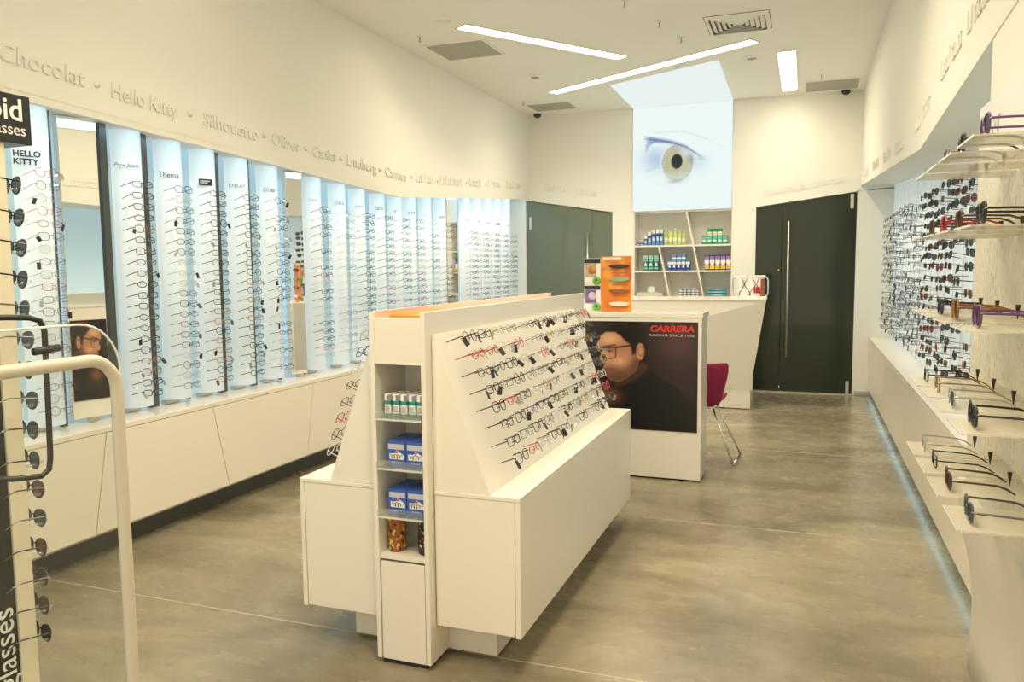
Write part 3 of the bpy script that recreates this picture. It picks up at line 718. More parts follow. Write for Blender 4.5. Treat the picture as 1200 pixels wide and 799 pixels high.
        c = over(c, (34, 20, 18), soft(seg_d(x, y, (84, 244), (116, 232))-5, 4)+soft(seg_d(x, y, (200, 222), (330, 200))-5.5, 4))
        c = over(c, (40, 26, 22), soft(np.abs(np.hypot((x-92)/14, (y-262)/26)-1)-0.16, 0.2)*0.9)
        return c
    return fn
t, ang, L = mirror('tall wall mirror with a painted poster reflection low down, beside the column nearest the entrance', -3.625, 3.075, -3.57, 3.265, 1.318, soffL(3.1)+0.03, True)
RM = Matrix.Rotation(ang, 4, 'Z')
o = sheet('painted_reflection', lambda u, v: tuple(RM @ Vector((-L/2+0.004+(L-0.008)*u, -0.0035, 0.115+0.43*v))), 60, 110, lambda u, v: man_print(True)(u*0.62+0.38, v), printed('poster_print', 0.3), t)  # flipped poster print and logo, painted in as a reflection in the mirror
text('reflection_logo', 'CARRERA', 0.030, RM @ frame_m((-L/2+0.010, -0.0045, 0.515), (1, 0, 0), (0, 0, 1)), pm('logo_red', s2l((214, 52, 40)), 0.4), t, 0.0003, shear=0.2, sx=0.62)
mirror('slim wall mirror between two display columns halfway along the left wall', -3.60, 4.945, -3.555, 5.075, 0.75, soffL(5)+0.03, True)
mirror('narrow far wall mirror between two groups of display columns on the left wall', -3.60, 7.72, -3.555, 7.90, 0.75, soffL(7.8)+0.03, True)

# ------------------------------------------------------------------ counters under the wall displays
def wall_counter(side):
    """a row of cabinets, each a thing, under one continuous worktop"""
    if side == 'left':
        xf, xb, z0, z1, s, ys, nm = XL, LREC, 0.155, 0.70, 1, [0.6, 2.02, 3.02, 3.92, 4.87, 6.0, 7.1, 8.4, YB], 'left'
    else:
        xf, xb, z0, z1, s, ys, nm = 0.684, RREC, 0.10, 0.68, -1, [3.24, 4.9, 6.3, 7.9, YB], 'right'
    top = MB().box(min(xf, xb), max(xf, xb), ys[0], YB-0.005, z1-0.028, z1)
    o = top.build('worktop', M_LACQ, None, 0.003); o.location = (0, 0, 0)
    tag(o, 'long white worktop running under the '+('left' if side == 'left' else 'right')+' wall of spectacles', 'worktop')
    for i in range(len(ys)-1):
        a, b = ys[i], ys[i+1]; sl0 = (0.06 if i % 2 else -0.05) if i else 0; sl1 = (0.06 if (i+1) % 2 else -0.05) if i < len(ys)-2 else 0
        g = 0.003; m = (a+b)/2
        t = thing('base_cabinet', 'white floating base cabinet, %s from the %s wall display' % ((ORD[i]+' from the entrance under the left', '') if side == 'left' else (ORD[i]+' from the entrance under the right', '')) if False else 'white floating base cabinet, %s from the entrance under the %s wall display' % (ORD[i], nm), 'cabinet', (xf, m, z0), 0, 'cabinets under the %s wall display' % nm)
        ht = z1-0.030-z0
        # slanted joints between fronts
        front = [(a-m+g+sl0, 0.0), (b-m-g+sl1, 0.0), (b-m-g-sl1, ht), (a-m+g-sl0, ht)]
        MB().prism(front, 'x', -0.02*s, 0.0).build('door', M_LACQ, t)
        MB().box(min(-0.022*s, (xb-xf)+0.06*s), max(-0.022*s, (xb-xf)+0.06*s), a-m+0.07, b-m-0.07, 0.0, ht-0.002).build('body', M_LACQ2, t)
    # recessed plinth
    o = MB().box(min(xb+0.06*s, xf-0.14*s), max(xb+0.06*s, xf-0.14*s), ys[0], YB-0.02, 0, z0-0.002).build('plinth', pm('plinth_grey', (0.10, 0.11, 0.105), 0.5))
    tag(o, 'dark recessed plinth carrying the '+nm+' floating cabinets', 'plinth')
    e = MB().box(min(xf-0.012*s, xf-0.03*s), max(xf-0.012*s, xf-0.03*s), ys[0], YB-0.02, z0-0.014, z0-0.002).build('profile_rail', M_STEEL)
    tag(e, 'thin metal profile under the front edge of the '+nm+' cabinets', 'rail')
wall_counter('left'); wall_counter('right')
# light strip under the right cabinets
o = MB().box(0.700, 0.716, 3.4, 9.78, 0.074, 0.084).build('led_strip', pm('under_led', (1, 1, 1), 0.5, emit=(0.45, 0.85, 1.0), estr=2.2))
tag(o, 'bluish light strip under the front edge of the right cabinets', 'light strip')

# ------------------------------------------------------------------ right wall columns
rr = random.Random(23)
colRY = [4.30+0.326*i for i in range(17)]
for i, y0 in enumerate(colRY):
    ax, ay, bx, by = 0.985, y0, 0.895, y0+0.213
    a = Vector((ax, ay)); b = Vector((bx, by)); d = (b-a); L = d.length; d.normalize(); nr = Vector((-d.y, d.x))
    pts = []
    for k in range(11):
        tt = k/10; s_ = max(0, min(1, (tt-0.15)/0.85)); h = CB*(math.sin(math.pi*s_)**0.75 if 0 < s_ < 1 else 0); p = a+d*(L*tt)+nr*h; pts.append((p.x, p.y))
    q = b-nr*0.10; pts.append((q.x, q.y)); q = a-nr*0.10; pts.append((q.x, q.y))
    ox, oy = (ax+bx)/2, (ay+by)/2
    t = thing('display_column', 'tall white backlit column, %s from the entrance along the right wall display' % ORD[i], 'display column', (ox, oy, 0.685), 0, 'display columns along the right wall')
    MB().prism([(p[0]-ox, p[1]-oy) for p in pts], 'z', 0.02, min(soffR(ay), soffR(by))-0.002-0.685, 0, True).build('acrylic_front', M_COLUMN, t)
    MB().cbox((0.02, 0, 0.01), (0.05, 0.1, 0.02)).build('foot', M_STEEL, t)
    sun = i < 7
    n = 17 if sun else 20
    for k in range(n):
        z = 1.985-k*((1.985-0.80)/(n-0.5))
        dirv = Vector((-math.cos(R(9)), -math.sin(R(9)), 0.08))
        px, py = ox+nr.x*CB, oy+nr.y*CB
        if rr.random() < 0.06: continue
        M = jit(face((px+dirv.x*0.108, py+dirv.y*0.108+0.03+rr.uniform(-0.025, 0.025), z+rr.uniform(-0.014, 0.014)), dirv), rr, 0.22)
        if sun:
            c = rr.choice(['black', 'black', 'black', 'dark brown', 'gunmetal', 'gold', 'red']); li = rr.choice((0, 0, 1, 2))
            st = style(rr.choice(('aviator', 'aviator', 'square', 'rect')), 0.0019 if c != 'gold' else 0.0013, c, 0.098, li, 14)
            put_specs('sunglasses', '%s sunglasses, %s from the top on the %s column of the right wall' % (cname(c, 0), ORD[k], ORD[i]), 'sunglasses', st, M, 'sunglasses on the right wall columns', i < 4, TAGM if rr.random() < 0.25 else None, rr)
        else:
            c = rr.choice(['black', 'black', 'black', 'gunmetal', 'dark brown', 'gunmetal', 'silver', 'purple', 'clear']); stuff_add(bankR, style(rr.choice(SHP), 0.0017, c, 0.098, None, 10), M)
            if rr.random() < 0.6:
                if 'tg' not in bankR: bankR['tg'] = 1
                if 'black_tag' not in bankR['mi']: bankR['mi']['black_tag'] = len(bankR['mats']); bankR['mats'].append(M_TAG)
                bankR['mb'].join(MB().box(-0.0006, 0.0006, -0.012, 0.012, -0.045, 0.0), M @ Matrix.Translation((0.002, 0.06, 0)) @ Matrix.Rotation(rr.uniform(-.7, .7), 4, 'X'), {0: bankR['mi']['black_tag']})
o = bankR['mb'].build('eyeglasses_display', bankR['mats']); o['kind'] = 'stuff'; tag(o, 'many small eyeglasses with dark tags on the far columns of the right wall', 'eyeglasses')

# ------------------------------------------------------------------ central island (gondola)
GX0, GX1, GY0, GY1, GZ0, GZ1 = -1.875, -0.942, 2.60, 4.50, 0.16, 0.68
g = thing('display_island', 'white central display island with sloping spectacle boards and an open end column', 'display stand', (-1.40, 2.6, 0))
ox, oy = -1.40, 2.6
def gb(x0, x1, y0, y1, z0, z1): return MB().box(x0-ox, x1-ox, y0-oy, y1-oy, z0, z1)
FLx0, FLx1, FRx0, FRx1 = -1.512, -1.494, -1.303, -1.285
for nm_, xa, xb in (('left', GX0, FLx0-0.004), ('right', FRx1+0.004, GX1)):
    b = gb(xa+0.022 if nm_ == 'left' else xa, xb-0.022 if nm_ == 'right' else xb, GY0, GY1, GZ0, GZ1-0.016)
    b.build('base_box', M_LACQ, g, 0.002)
    (gb(GX0, GX0+0.020, GY0-0.002, GY1+0.002, GZ0-0.004, GZ1-0.016) if nm_ == 'left' else gb(GX1-0.020, GX1, GY0-0.002, GY1+0.002, GZ0-0.004, GZ1-0.016)).build('side_panel', M_LACQ, g, 0.0015)
    gb(xa, xb, GY0-0.002, GY1+0.002, GZ1-0.015, GZ1).build('ledge', M_LACQ, g, 0.0015)
    # wedge carrying the sloping board
    if nm_ == 'right': poly = [(FRx1+0.002, GZ1+0.001), (-1.060, GZ1+0.001), (FRx1+0.012, 1.262), (FRx1+0.002, 1.262)]
    else: poly = [(FLx0-0.002, GZ1+0.001), (-1.735, GZ1+0.001), (FLx0-0.012, 1.262), (FLx0-0.002, 1.262)]
    MB().prism([(p[0]-ox, p[1]) for p in poly], 'y', GY0+0.004-oy, GY1-0.03-oy).build('sloping_board', M_LACQ2, g)
gb(-1.71, -1.086, 2.72, 4.1, 0.012, GZ0-0.001).build('plinth', M_LACQ2, g)
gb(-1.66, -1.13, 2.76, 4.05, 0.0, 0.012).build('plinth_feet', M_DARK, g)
gb(FLx0, FLx1, 2.552, 4.73, 0.02, 1.346).build('left_fin', [M_LACQ], g, 0.001)
gb(FRx0, FRx1, 2.552, 4.73, 0.02, 1.346).build('right_fin', [M_LACQ], g, 0.001)
gb(FLx0+0.0005, FLx1-0.0005, 2.56, 4.725, 1.346, 1.3475).build('fin_edge_strip', M_PINK, g)
gb(FLx1, FLx1+0.0012, 2.56, 4.725, 1.310, 1.346).build('fin_inner_strip', M_PINK, g)
# end column between the fins
gb(FLx1, FRx0, 2.556, 2.574, 1.152, 1.325).build('header_panel', M_LACQ, g, 0.001)
gb(FLx1, FRx0, 2.556, 2.80, 0.412, 0.428).build('column_shelf', M_LACQ, g)
gb(FLx1, FRx0, 2.790, 2.805, 0.02, 1.30).build('column_back', M_LACQ2, g)
gb(FLx1, FRx0, 2.574, 2.79, 1.300, 1.312).build('top_tray', M_LACQ, g)
gb(FLx1, FRx0, 2.80, 4.72, 1.285, 1.297).build('top_tray', M_LACQ, g)
dr = gb(FLx1+0.004, FRx0-0.004, 2.556, 2.574, 0.018, 0.402).build('cupboard_door', M_LACQ, g, 0.001)
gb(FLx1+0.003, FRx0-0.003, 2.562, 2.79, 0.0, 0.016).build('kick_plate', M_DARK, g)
ACZ = (0.945, 0.757, 0.573)
for z in ACZ:
    sh = gb(FLx1+0.001, FRx0-0.001, 2.545, 2.788, z, z+0.006).build('acrylic_shelf', M_ACRYL, g)
    s = MB(); s.prism([(p[0]+(FLx1+FRx0)/2-ox, p[1]+z+0.018) for p in rrect(0.186, 0.038, 0.012)], 'y', 2.541-oy, 2.545-oy); s.build('shelf_lip', M_ACRYL, sh)
    gb(FLx1+0.001, FRx0-0.001, 2.5448, 2.5462, z-0.0005, z+0.0065).build('shelf_edge', M_PEDGE, sh)
# orange object in the tray
o = MB()
o.add([(sx*px_, py_, pz_) for pz_, g_ in ((0, 0.90), (0.006, 0.98), (0.014, 1.0), (0.022, 0.96), (0.028, 0.86)) for sx, px_, py_ in [(1, p[0]*g_, p[1]*g_) for p in rrect(0.160, 0.42, 0.05)]], [tuple(range(24, -1+1, -1))] if False else [], 0)
N_ = 24
o.f = [(j*N_+i, j*N_+(i+1) % N_, (j+1)*N_+(i+1) % N_, (j+1)*N_+i) for j in range(4) for i in range(N_)]+[tuple(range(N_-1, -1, -1)), tuple(range(4*N_, 5*N_))]; o.m = [0]*len(o.f); o.sm = [True]*len(o.f)
o = o.build('tray_cushion', pm('orange_pad', (0.90, 0.22, 0.02), 0.45)); o.location = (-1.385, 2.79, 1.313)
tag(o, 'rounded orange pad lying in the top tray of the central island', 'pad')

# goods on the end column shelves
def drop_box(x, y, z, rnd, k):
    t = thing('eye_drop_carton', 'small white and teal eye-drop carton, %s on the upper acrylic shelf' % k, 'carton', (x, y, z), 0, 'eye-drop cartons on the island')
    MB().box(-0.0125, 0.0125, -0.0125, 0.0125, 0, 0.085).build('box', M_WHITEPL, t, 0.001)
    MB().box(-0.0128, 0.0128, -0.0128, 0.0128, 0.0, 0.012).build('teal_band', pm('teal_ink', s2l((40, 140, 130)), 0.4), t)
    MB().box(-0.0128, 0.0128, -0.0128, 0.0128, 0.046, 0.060).build('teal_band', MATS['teal_ink'], t)
    MB().box(0.001, 0.0135, -0.0135, -0.0128, 0.058, 0.082).build('dark_patch', M_PRINTGRY, t)
    MB().box(-0.010, 0.008, -0.0134, -0.0128, 0.018, 0.040).build('grey_label', pm('label_grey', (0.5, 0.52, 0.50), 0.5), t)
n = 0
for row in range(3):
    for k in range(5):
        n += 1; drop_box(-1.463+k*0.034+0.006*row, 2.60+row*0.040, ACZ[0]+0.007, rs, ['%s in the %s row' % (ORD[k], ['front', 'middle', 'back'][row])][0])
M_BLUEBOX = pm('blue_carton', s2l((62, 98, 186)), 0.4)
def lens_box(x, y, z, k):
    t = thing('contact_lens_box', 'blue and white contact lens carton, '+k, 'carton', (x, y, z), 0, 'blue lens cartons on the island')
    MB().box(-0.038, 0.038, 0, 0.075, 0, 0.098).build('box', M_BLUEBOX, t, 0.001)
    MB().box(-0.033, 0.033, -0.0006, 0, 0.068, 0.088).build('pale_label', pm('pale_label', s2l((196, 196, 210)), 0.5), t)
    MB().prism([(p[0]+0.002, p[1]+0.042) for p in [(-0.030, -0.012), (0.030, -0.012), (0.030, 0.004), (0.010, 0.018), (-0.012, 0.010), (-0.030, 0.010)]], 'y', -0.0006, 0).build('white_patch', M_WHITEPL, t)
    sq = [(-0.024+0.0011*i+0.0035*math.sin(i*0.62), -0.0012, 0.041+0.0075*math.cos(i*0.62)*(1.0-0.35*math.sin(i*0.21))) for i in range(44)]
    MB().tube(sq, 0.0010, 4).build('dark_script', M_PRINTBLK, t)
    sq = [(-0.018+0.003*i, -0.0010, 0.018+0.003*math.sin(i*1.7)) for i in range(13)]
    MB().tube(sq, 0.0008, 4).build('white_script', M_WHITEPL, t)
    MB().lathe([(0.006, 0), (0.006, 0.0008)], seg=10).xf(frame_m((0.004, -0.0006, 0.060), (1, 0, 0), (0, 0, 1))).build('red_dot', pm('dot_pink', s2l((220, 120, 130)), 0.5), t)
for z, nm_ in ((ACZ[1], 'middle'), (ACZ[2], 'lower')):
    for k, x in enumerate((-1.423, -1.344)):
        for r_ in range(2):
            lens_box(x, 2.572+r_*0.082, z+0.007, '%s %s on the %s acrylic shelf' % (['outer', 'inner'][k], ['front one', 'back one'][r_], nm_))
def jar(label, x, y, z, c1, c2):
    t = thing('spectacle_case', label, 'case', (x, y, z), 0)
    prof = [(0.030, 0), (0.033, 0.004), (0.034, 0.02), (0.034, 0.125), (0.032, 0.138), (0.026, 0.144)]
    MB().lathe(prof, seg=20).build('body', c1, t)
    rnd = random.Random(x)
    for i in range(80):
        a = rnd.uniform(-math.pi, 0); h = rnd.uniform(0.012, 0.125); s_ = rnd.uniform(0.0025, 0.0065)
        M = frame_m((0.0342*math.cos(a), 0.0342*math.sin(a), h), (-math.sin(a), math.cos(a), 0), (0, 0, 1))
        MB().prism([(s_*math.cos(q), s_*1.3*math.sin(q)) for q in (0, 1.2, 2.4, 3.6, 4.9)], 'z', -0.0006, 0.0008).xf(M).build('printed_patch', rnd.choice(c2), t)
cg = [pm('print_gold', s2l((214, 160, 54)), 0.4), pm('print_red', s2l((176, 70, 40)), 0.4), pm('print_cream', s2l((226, 196, 128)), 0.4), pm('print_dark', s2l((50, 36, 28)), 0.4)]
jar('tall gold and brown patterned spectacle case on the bottom column shelf', -1.452, 2.62, 0.429, pm('case_gold', s2l((150, 96, 44)), 0.35), cg)
jar('tall dark spectacle case with pale print on the bottom column shelf', -1.325, 2.62, 0.429, pm('case_dark', s2l((52, 36, 30)), 0.35), [cg[3], cg[3], pm('print_blue', s2l((120, 140, 160)), 0.4), cg[2]])

# spectacles on the sloping boards
ro = random.Random(5)
nR = Vector((0.93, 0, 0.365)).normalized(); upR = Vector((-0.365, 0, 0.93))
first = ['black', 'red', 'dark brown', 'black', 'black', 'dark brown', 'black', 'black']
second = ['black', 'red', 'black', 'gunmetal', 'red', 'black', 'gunmetal', 'red']
for r_ in range(8):
    f = (r_+0.65)/8.7
    bx, bz = -1.273+(-1.06+1.273)*f, 1.262-(1.262-0.68)*f
    for k in range(12):
        y = 2.73+0.030*(r_ % 2)*0.4+k*0.150+(0.012*r_)
        if y > 4.43: continue
        c = first[r_] if k == 0 else second[r_] if k == 1 else ro.choice(EYEC+['clear', 'silver', 'gunmetal'])
        th = 0.0018 if c in ('black', 'red', 'dark brown') else 0.0013
        st = style(ro.choice(SHP), th, c, 0.072, None, 18)
        tg = TAGM if ro.random() < 0.48 else (TAGC if ro.random() < 0.35 else None)
        M = jit(face((bx+nR.x*0.080, y, bz+nR.z*0.080), nR, upR), ro, 0.05)
        put_specs('eyeglasses', "%s eyeglasses, %s along the %s row of the island's aisle-side board" % (cname(c, 0), ORD[k], ORD[r_]), 'eyeglasses', st, M, 'eyeglasses on the island', True, tg, ro)
nL = Vector((-0.93, 0, 0.365)).normalized(); upL = Vector((0.365, 0, 0.93))
for r_ in range(8):
    f = (r_+0.65)/8.7; bx, bz = -1.524+(-1.735+1.524)*f, 1.262-(1.262-0.68)*f
    for k in range(2):
        c = ['silver', 'black', 'clear', 'dark brown', 'gunmetal', 'red', 'black', 'clear'][(r_+k*3) % 8]; st = style(ro.choice(SHP), 0.0017, c, 0.072, None, 18)
        M = jit(face((bx+nL.x*0.080, 2.72+k*0.16, bz+nL.z*0.080), nL, upL), ro, 0.05)
        put_specs('eyeglasses', "%s eyeglasses, %s along the %s row of the island's wall-side board" % (cname(c, 0), ORD[k], ORD[r_]), 'eyeglasses', st, M, 'eyeglasses on the island', True, TAGM if ro.random() < 0.3 else None, ro)

# ------------------------------------------------------------------ consulting desk with poster
dk = thing('consulting_desk', 'tall white box-shaped desk with a large portrait poster on its front', 'desk', (-1.15, 5.68, 0))
ox, oy = -1.15, 5.68
MB().box(-1.66-ox, -0.664-ox, 5.522-oy, 5.85-oy, 0.012, 1.150).build('body', M_LACQ, dk, 0.002)
MB().box(-1.662-ox, -0.655-ox, 5.517-oy, 5.853-oy, 1.150, 1.182).build('top', M_LACQ, dk, 0.002)
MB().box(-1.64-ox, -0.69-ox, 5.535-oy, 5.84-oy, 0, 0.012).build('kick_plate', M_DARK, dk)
MB().box(-0.664-ox, -0.6635-ox, 5.60-oy, 5.604-oy, 0.05, 1.14).build('seam', M_SEAM, dk)
ps = tag(MB().box(-1.485, -0.688, 5.5185, 5.5215, 0.350, 1.120).build('portrait_poster', M_BLACK), 'dark portrait poster of a bearded man in black glasses on the desk front', 'poster')
sheet('print', lambda u, v: (-1.485+0.797*u, 5.5180, 0.350+0.77*v), 190, 180, man_print(False), printed('poster_print', 0.3), ps)
M_LOGO = MATS['logo_red']
text('logo_lettering', 'CARRERA', 0.060, frame_m((-1.022, 5.5172, 1.052), (1, 0, 0), (0, 0, 1)), M_LOGO, ps, 0.0003, shear=0.15, offset=0.0022, sx=1.17)
text('slogan_lettering', 'RACING SINCE 1956', 0.024, frame_m((-1.026, 5.5172, 1.018), (1, 0, 0), (0, 0, 1)), pm('slogan_white', s2l((205, 196, 186)), 0.5), ps, 0.0002, sx=1.46)

# cards standing on the desk
t = thing('lens_card_rack', 'standing card rack with two contact lens packs, beside the orange card', 'card rack', (-1.477, 5.68, 1.183))
MB().box(-0.062, 0.062, 0.004, 0.010, 0, 0.385).build('backing', M_WHITEPL, t)
for z in (0.0, 0.193):
    MB().box(-0.060, 0.060, 0.0, 0.004, z+0.158, z+0.185).build('black_header', M_BLACK, t)
    MB().box(-0.052, 0.030, -0.002, 0.004, z+0.060, z+0.155).build('picture', pm('pic_violet' if z == 0 else 'pic_sand', s2l((122, 104, 160)) if z == 0 else s2l((196, 170, 140)), 0.5, noise=(40, 0.35)), t)
    MB().lathe([(0.030, 0), (0.028, 0.006)], seg=14).xf(frame_m((0.0, -0.002, z+0.110), (1, 0, 0), (0, 0, 1))).build('lens_picture', pm('pic_pale' if z == 0 else 'pic_amber', s2l((206, 196, 214)) if z == 0 else s2l((190, 130, 84)), 0.5, noise=(60, 0.3)), t)
    MB().lathe([(0.030, 0), (0.024, 0.006)], seg=14).xf(frame_m((0.034, -0.004, z+0.030), (1, 0, 0), (0, 0, 1))).build('green_roundel', pm('green_ink', s2l((120, 190, 60)), 0.4), t)
    MB().lathe([(0.012, 0), (0.010, 0.002)], seg=12).xf(frame_m((0.034, -0.0105, z+0.036), (1, 0, 0), (0, 0, 1))).build('roundel_centre', pm('green_dark', s2l((50, 104, 40)), 0.4), t)
    MB().box(-0.058, -0.010, -0.001, 0.004, z+0.006, z+0.050).build('white_label', M_WHITEPL, t)
MB().box(-0.062, 0.062, -0.02, 0.045, 0, 0.004).build('foot', M_WHITEPL, t)
t = thing('frame_sample_card', 'orange card with four slim spectacle cases standing on the desk', 'display card', (-1.298, 5.68, 1.183))
def orange_print(u, v):
    c = np.tile(np.array(s2l((226, 132, 44))), (len(u), 1))
    for k in range(26):
        r_ = random.Random(k); a, b, s1, s2 = r_.random(), r_.random(), r_.uniform(.06, .2), r_.uniform(.04, .14)
        c = over(c, r_.choice([(208, 84, 30), (240, 164, 60), (196, 96, 52), (246, 190, 90), (214, 110, 40)]), np.exp(-(((u-a)/s1)**2+((v-b)/s2)**2))*0.7)
    c = over(c, (240, 226, 196), soft(np.maximum(np.abs(u-0.36)-0.30, np.abs(v-0.952)-0.026), 0.01))
    for v0 in (0.72, 0.50, 0.30, 0.10): c = over(c, (170, 60, 34), soft(np.maximum(np.abs(u-0.62)-0.26, np.abs(v-v0+0.02)-0.014), 0.03)*0.6)
    return c
sheet('orange_print', lambda u, v: (-0.113+0.226*u, -0.001, 0.4*v), 50, 80, orange_print, printed('card_print', 0.4), t)
MB().box(-0.113, 0.113, 0, 0.008, 0, 0.40).build('board', M_ORANGE, t)
MB().box(-0.10, 0.10, 0.008, 0.07, 0, 0.006).build('foot', M_ORANGE, t)
for z, c in ((0.325, pm('case_black', s2l((58, 40, 34)), 0.3)), (0.232, pm('case_mint', s2l((150, 176, 140)), 0.3)), (0.146, pm('case_brown', s2l((150, 90, 60)), 0.3)), (0.052, pm('case_white', s2l((236, 228, 214)), 0.3))):
    b = MB(); b.prism([(0.078*math.cos(a)*(1 if abs(math.cos(a)) < .8 else .97), 0.016*math.sin(a)+0.004*math.cos(a)**2) for a in [2*math.pi*k/20 for k in range(20)]], 'y', -0.016, -0.001, 0, True)
    o = b.build('sample_case', c, t, 0.002); o.location = (0.024, -0.0005, z)

# ------------------------------------------------------------------ magenta chair
ch = thing('shell_chair', 'magenta upholstered shell chair on thin chrome legs behind the desk', 'chair', (-0.80, 6.28, 0), R(0))
def shell():
    b = MB(); nu, nv = 11, 13; V = []
    for j in range(nv):
        t = j/(nv-1)
        # profile from front of the seat to the top of the back (local y back)
        if t < 0.45: py, pz = -0.24+0.40*t/0.45, 0.44-0.02*math.sin(math.pi*t/0.45)
        else:
            q = (t-0.45)/0.55; py, pz = 0.16+0.09*math.sin(q*math.pi/2), 0.44+0.34*q**1.1
        for i in range(nu):
            s_ = (i/(nu-1)*2-1); wv = 0.150+0.095*min(1, max(0, (t-0.38)/0.5))
            V.append((s_*wv, py-0.10*s_**4*(t > .45)*0.9, pz+0.04*s_**4*(t <= .4)+0.01*s_*s_))
    F = [(j*nu+i, j*nu+i+1, (j+1)*nu+i+1, (j+1)*nu+i) for j in range(nv-1) for i in range(nu-1)]
    b.add(V, F, 0, True); return b
o = shell().build('shell', M_MAGENTA, ch); sd = o.modifiers.new('solid', 'SOLIDIFY'); sd.thickness = 0.035; sd.offset = 1; sb = o.modifiers.new('sub', 'SUBSURF'); sb.levels = 1; sb.render_levels = 1
for sx in (-1, 1):
    MB().tube([(sx*0.10, -0.05, 0.415), (sx*0.24, -0.24, 0.012)], 0.008, 8).build('leg', M_CHROME, ch)
    MB().tube([(sx*0.10, 0.08, 0.415), (sx*0.27, 0.14, 0.012)], 0.008, 8).build('leg', M_CHROME, ch)
    MB().tube([(sx*0.24, -0.24, 0.010), (sx*0.27, 0.14, 0.010)], 0.008, 8).build('runner', M_CHROME, ch)
MB().tube([(-0.10, 0.02, 0.415), (0.10, 0.02, 0.415)], 0.012, 8).build('under_frame', M_CHROME, ch)
ch.rotation_euler = (0, 0, R(172)); ch.location = (-0.735, 6.24, 0)

# ------------------------------------------------------------------ reception counter
rc = thing('reception_counter', 'faceted white reception counter with slanted end in front of the shelves', 'counter', (-1.3, 8.9, 0))
ox, oy = -1.3, 8.9
def rp(x, y, z): return (x-ox, y-oy, z)
tl, tr = rp(-2.30, 8.45, 1.150), rp(-0.378, 8.45, 1.150)
V = [tl, tr, rp(-0.405, 9.20, 1.150), rp(-2.30, 9.20, 1.150),
     rp(-2.30, 8.62, 0.17), rp(-0.535, 8.60, 0.17), rp(-0.575, 9.15, 0.17), rp(-2.30, 9.15, 0.17),
     rp(-2.30, 8.43, 0.60)]
F = [(0, 1, 2, 3), (1, 5, 6, 2), (3, 2, 6, 7), (0, 8, 1), (8, 4, 5, 1), (0, 3, 7, 4, 8), (4, 7, 6, 5)]
MB().add(V, F).build('body', M_LACQ, rc)
b = MB(); b.prism([(-2.31-ox, 8.44-oy), (-0.374-ox, 8.44-oy), (-0.400-ox, 9.21-oy), (-2.31-ox, 9.21-oy)], 'z', 1.151, 1.165); b.build('top', M_LACQ, rc, 0.001)
MB().prism([(-2.29-ox, 8.66-oy), (-0.525-ox, 8.565-oy), (-0.56-ox, 9.12-oy), (-2.29-ox, 9.12-oy)], 'z', 0.008, 0.168).build('plinth', M_LACQ2, rc)
MB().box(-2.2-ox, -0.6-ox, 8.72-oy, 9.05-oy, 0, 0.008).build('plinth_feet', M_DARK, rc)
# accessory stand on the counter: card with glasses cords inside a bent chrome frame
t = thing('cord_stand', 'small bent-chrome stand with white card and red spectacle cords on the counter', 'stand', (-0.56, 8.85, 1.166))
fr = [(p[0], 0.0, p[1]+0.115) for p in rrect(0.36, 0.225, 0.05, 6)]
MB().tube(fr, 0.008, 8, closed=True).build('bent_frame', M_CHROME, t)
fr = [(-0.13+p[0], -0.06, p[1]+0.150) for p in rrect(0.10, 0.14, 0.025, 5)]
MB().tube(fr, 0.004, 6, closed=True).build('bent_frame', M_STEEL, t)
MB().box(-0.115, 0.14, 0.004, 0.010, 0.0, 0.215).build('card', M_WHITEPL, t)
MB().box(0.105, 0.145, -0.006, 0.003, 0.01, 0.20).build('brown_strip', pm('strip_brown', s2l((140, 76, 52)), 0.5), t)
for x, s_, c in ((-0.09, 0.5, 'black'), (-0.03, -0.6, 'dark brown'), (0.02, 0.6, 'gunmetal'), (0.085, -0.4, 'red')):
    MB().tube([(x+s_*0.05*math.sin(k*0.5), -0.002, 0.20-0.018*k) for k in range(11)], 0.0035, 5).build('cord', FR[c], t)
for k in range(9):
    MB().lathe([(0.004, -0.012), (0.013, 0), (0.004, 0.012)], (0.045+0.022*(k % 3), -0.008, 0.055+0.025*(k//3)), 8).build('red_tassel', pm('tassel_red', s2l((190, 30, 50)), 0.4), t)

# ------------------------------------------------------------------ niche shelves
nz = thing('shelf_unit', 'recessed white shelf unit with leaning dividers behind the reception counter', 'shelf', (-1.4375, YB+0.15, 1.12))
ox, oy = -1.4375, YB+0.15
X0, X1, DP = -2.04, -0.835, 0.28
def nb(x0, x1, y0, y1, z0, z1): return MB().box(x0-ox, x1-ox, y0-oy, y1-oy, z0-1.12, z1-1.12)
nb(X0, X1, YB+DP, YB+DP+0.015, 1.12, 2.19).build('back_panel', pm('shelf_back', (0.88, 0.87, 0.82), 0.5), nz)
nb(X0-0.002, X0+0.018, YB+0.003, YB+DP, 1.12, 2.19).build('side', M_LACQ, nz); nb(X1-0.018, X1+0.002, YB+0.003, YB+DP, 1.12, 2.19).build('side', M_LACQ, nz)
for z0, z1 in ((1.120, 1.136), (1.436, 1.456), (1.750, 1.770), (2.168, 2.19)): nb(X0+0.018, X1-0.018, YB-0.002, YB+DP, z0, z1).build('shelf_board', M_LACQ, nz)
def lean(xt, zt, xb, zb, th=0.020):
    MB().prism([(xb-ox, zb-1.12), (xb+th-ox, zb-1.12), (xt+th-ox, zt-1.12), (xt-ox, zt-1.12)], 'y', YB+0.0-oy, YB+DP-oy).build('leaning_divider', M_LACQ, nz)
lean(-1.398, 2.168, -1.314, 1.770); lean(-1.310, 1.750, -1.250, 1.456); lean(-1.246, 1.436, -1.186, 1.136)
lean(-1.732, 1.750, -1.664, 1.456); lean(-1.660, 1.436, -1.600, 1.136)
S1, S2, S3 = 1.771, 1.457, 1.137
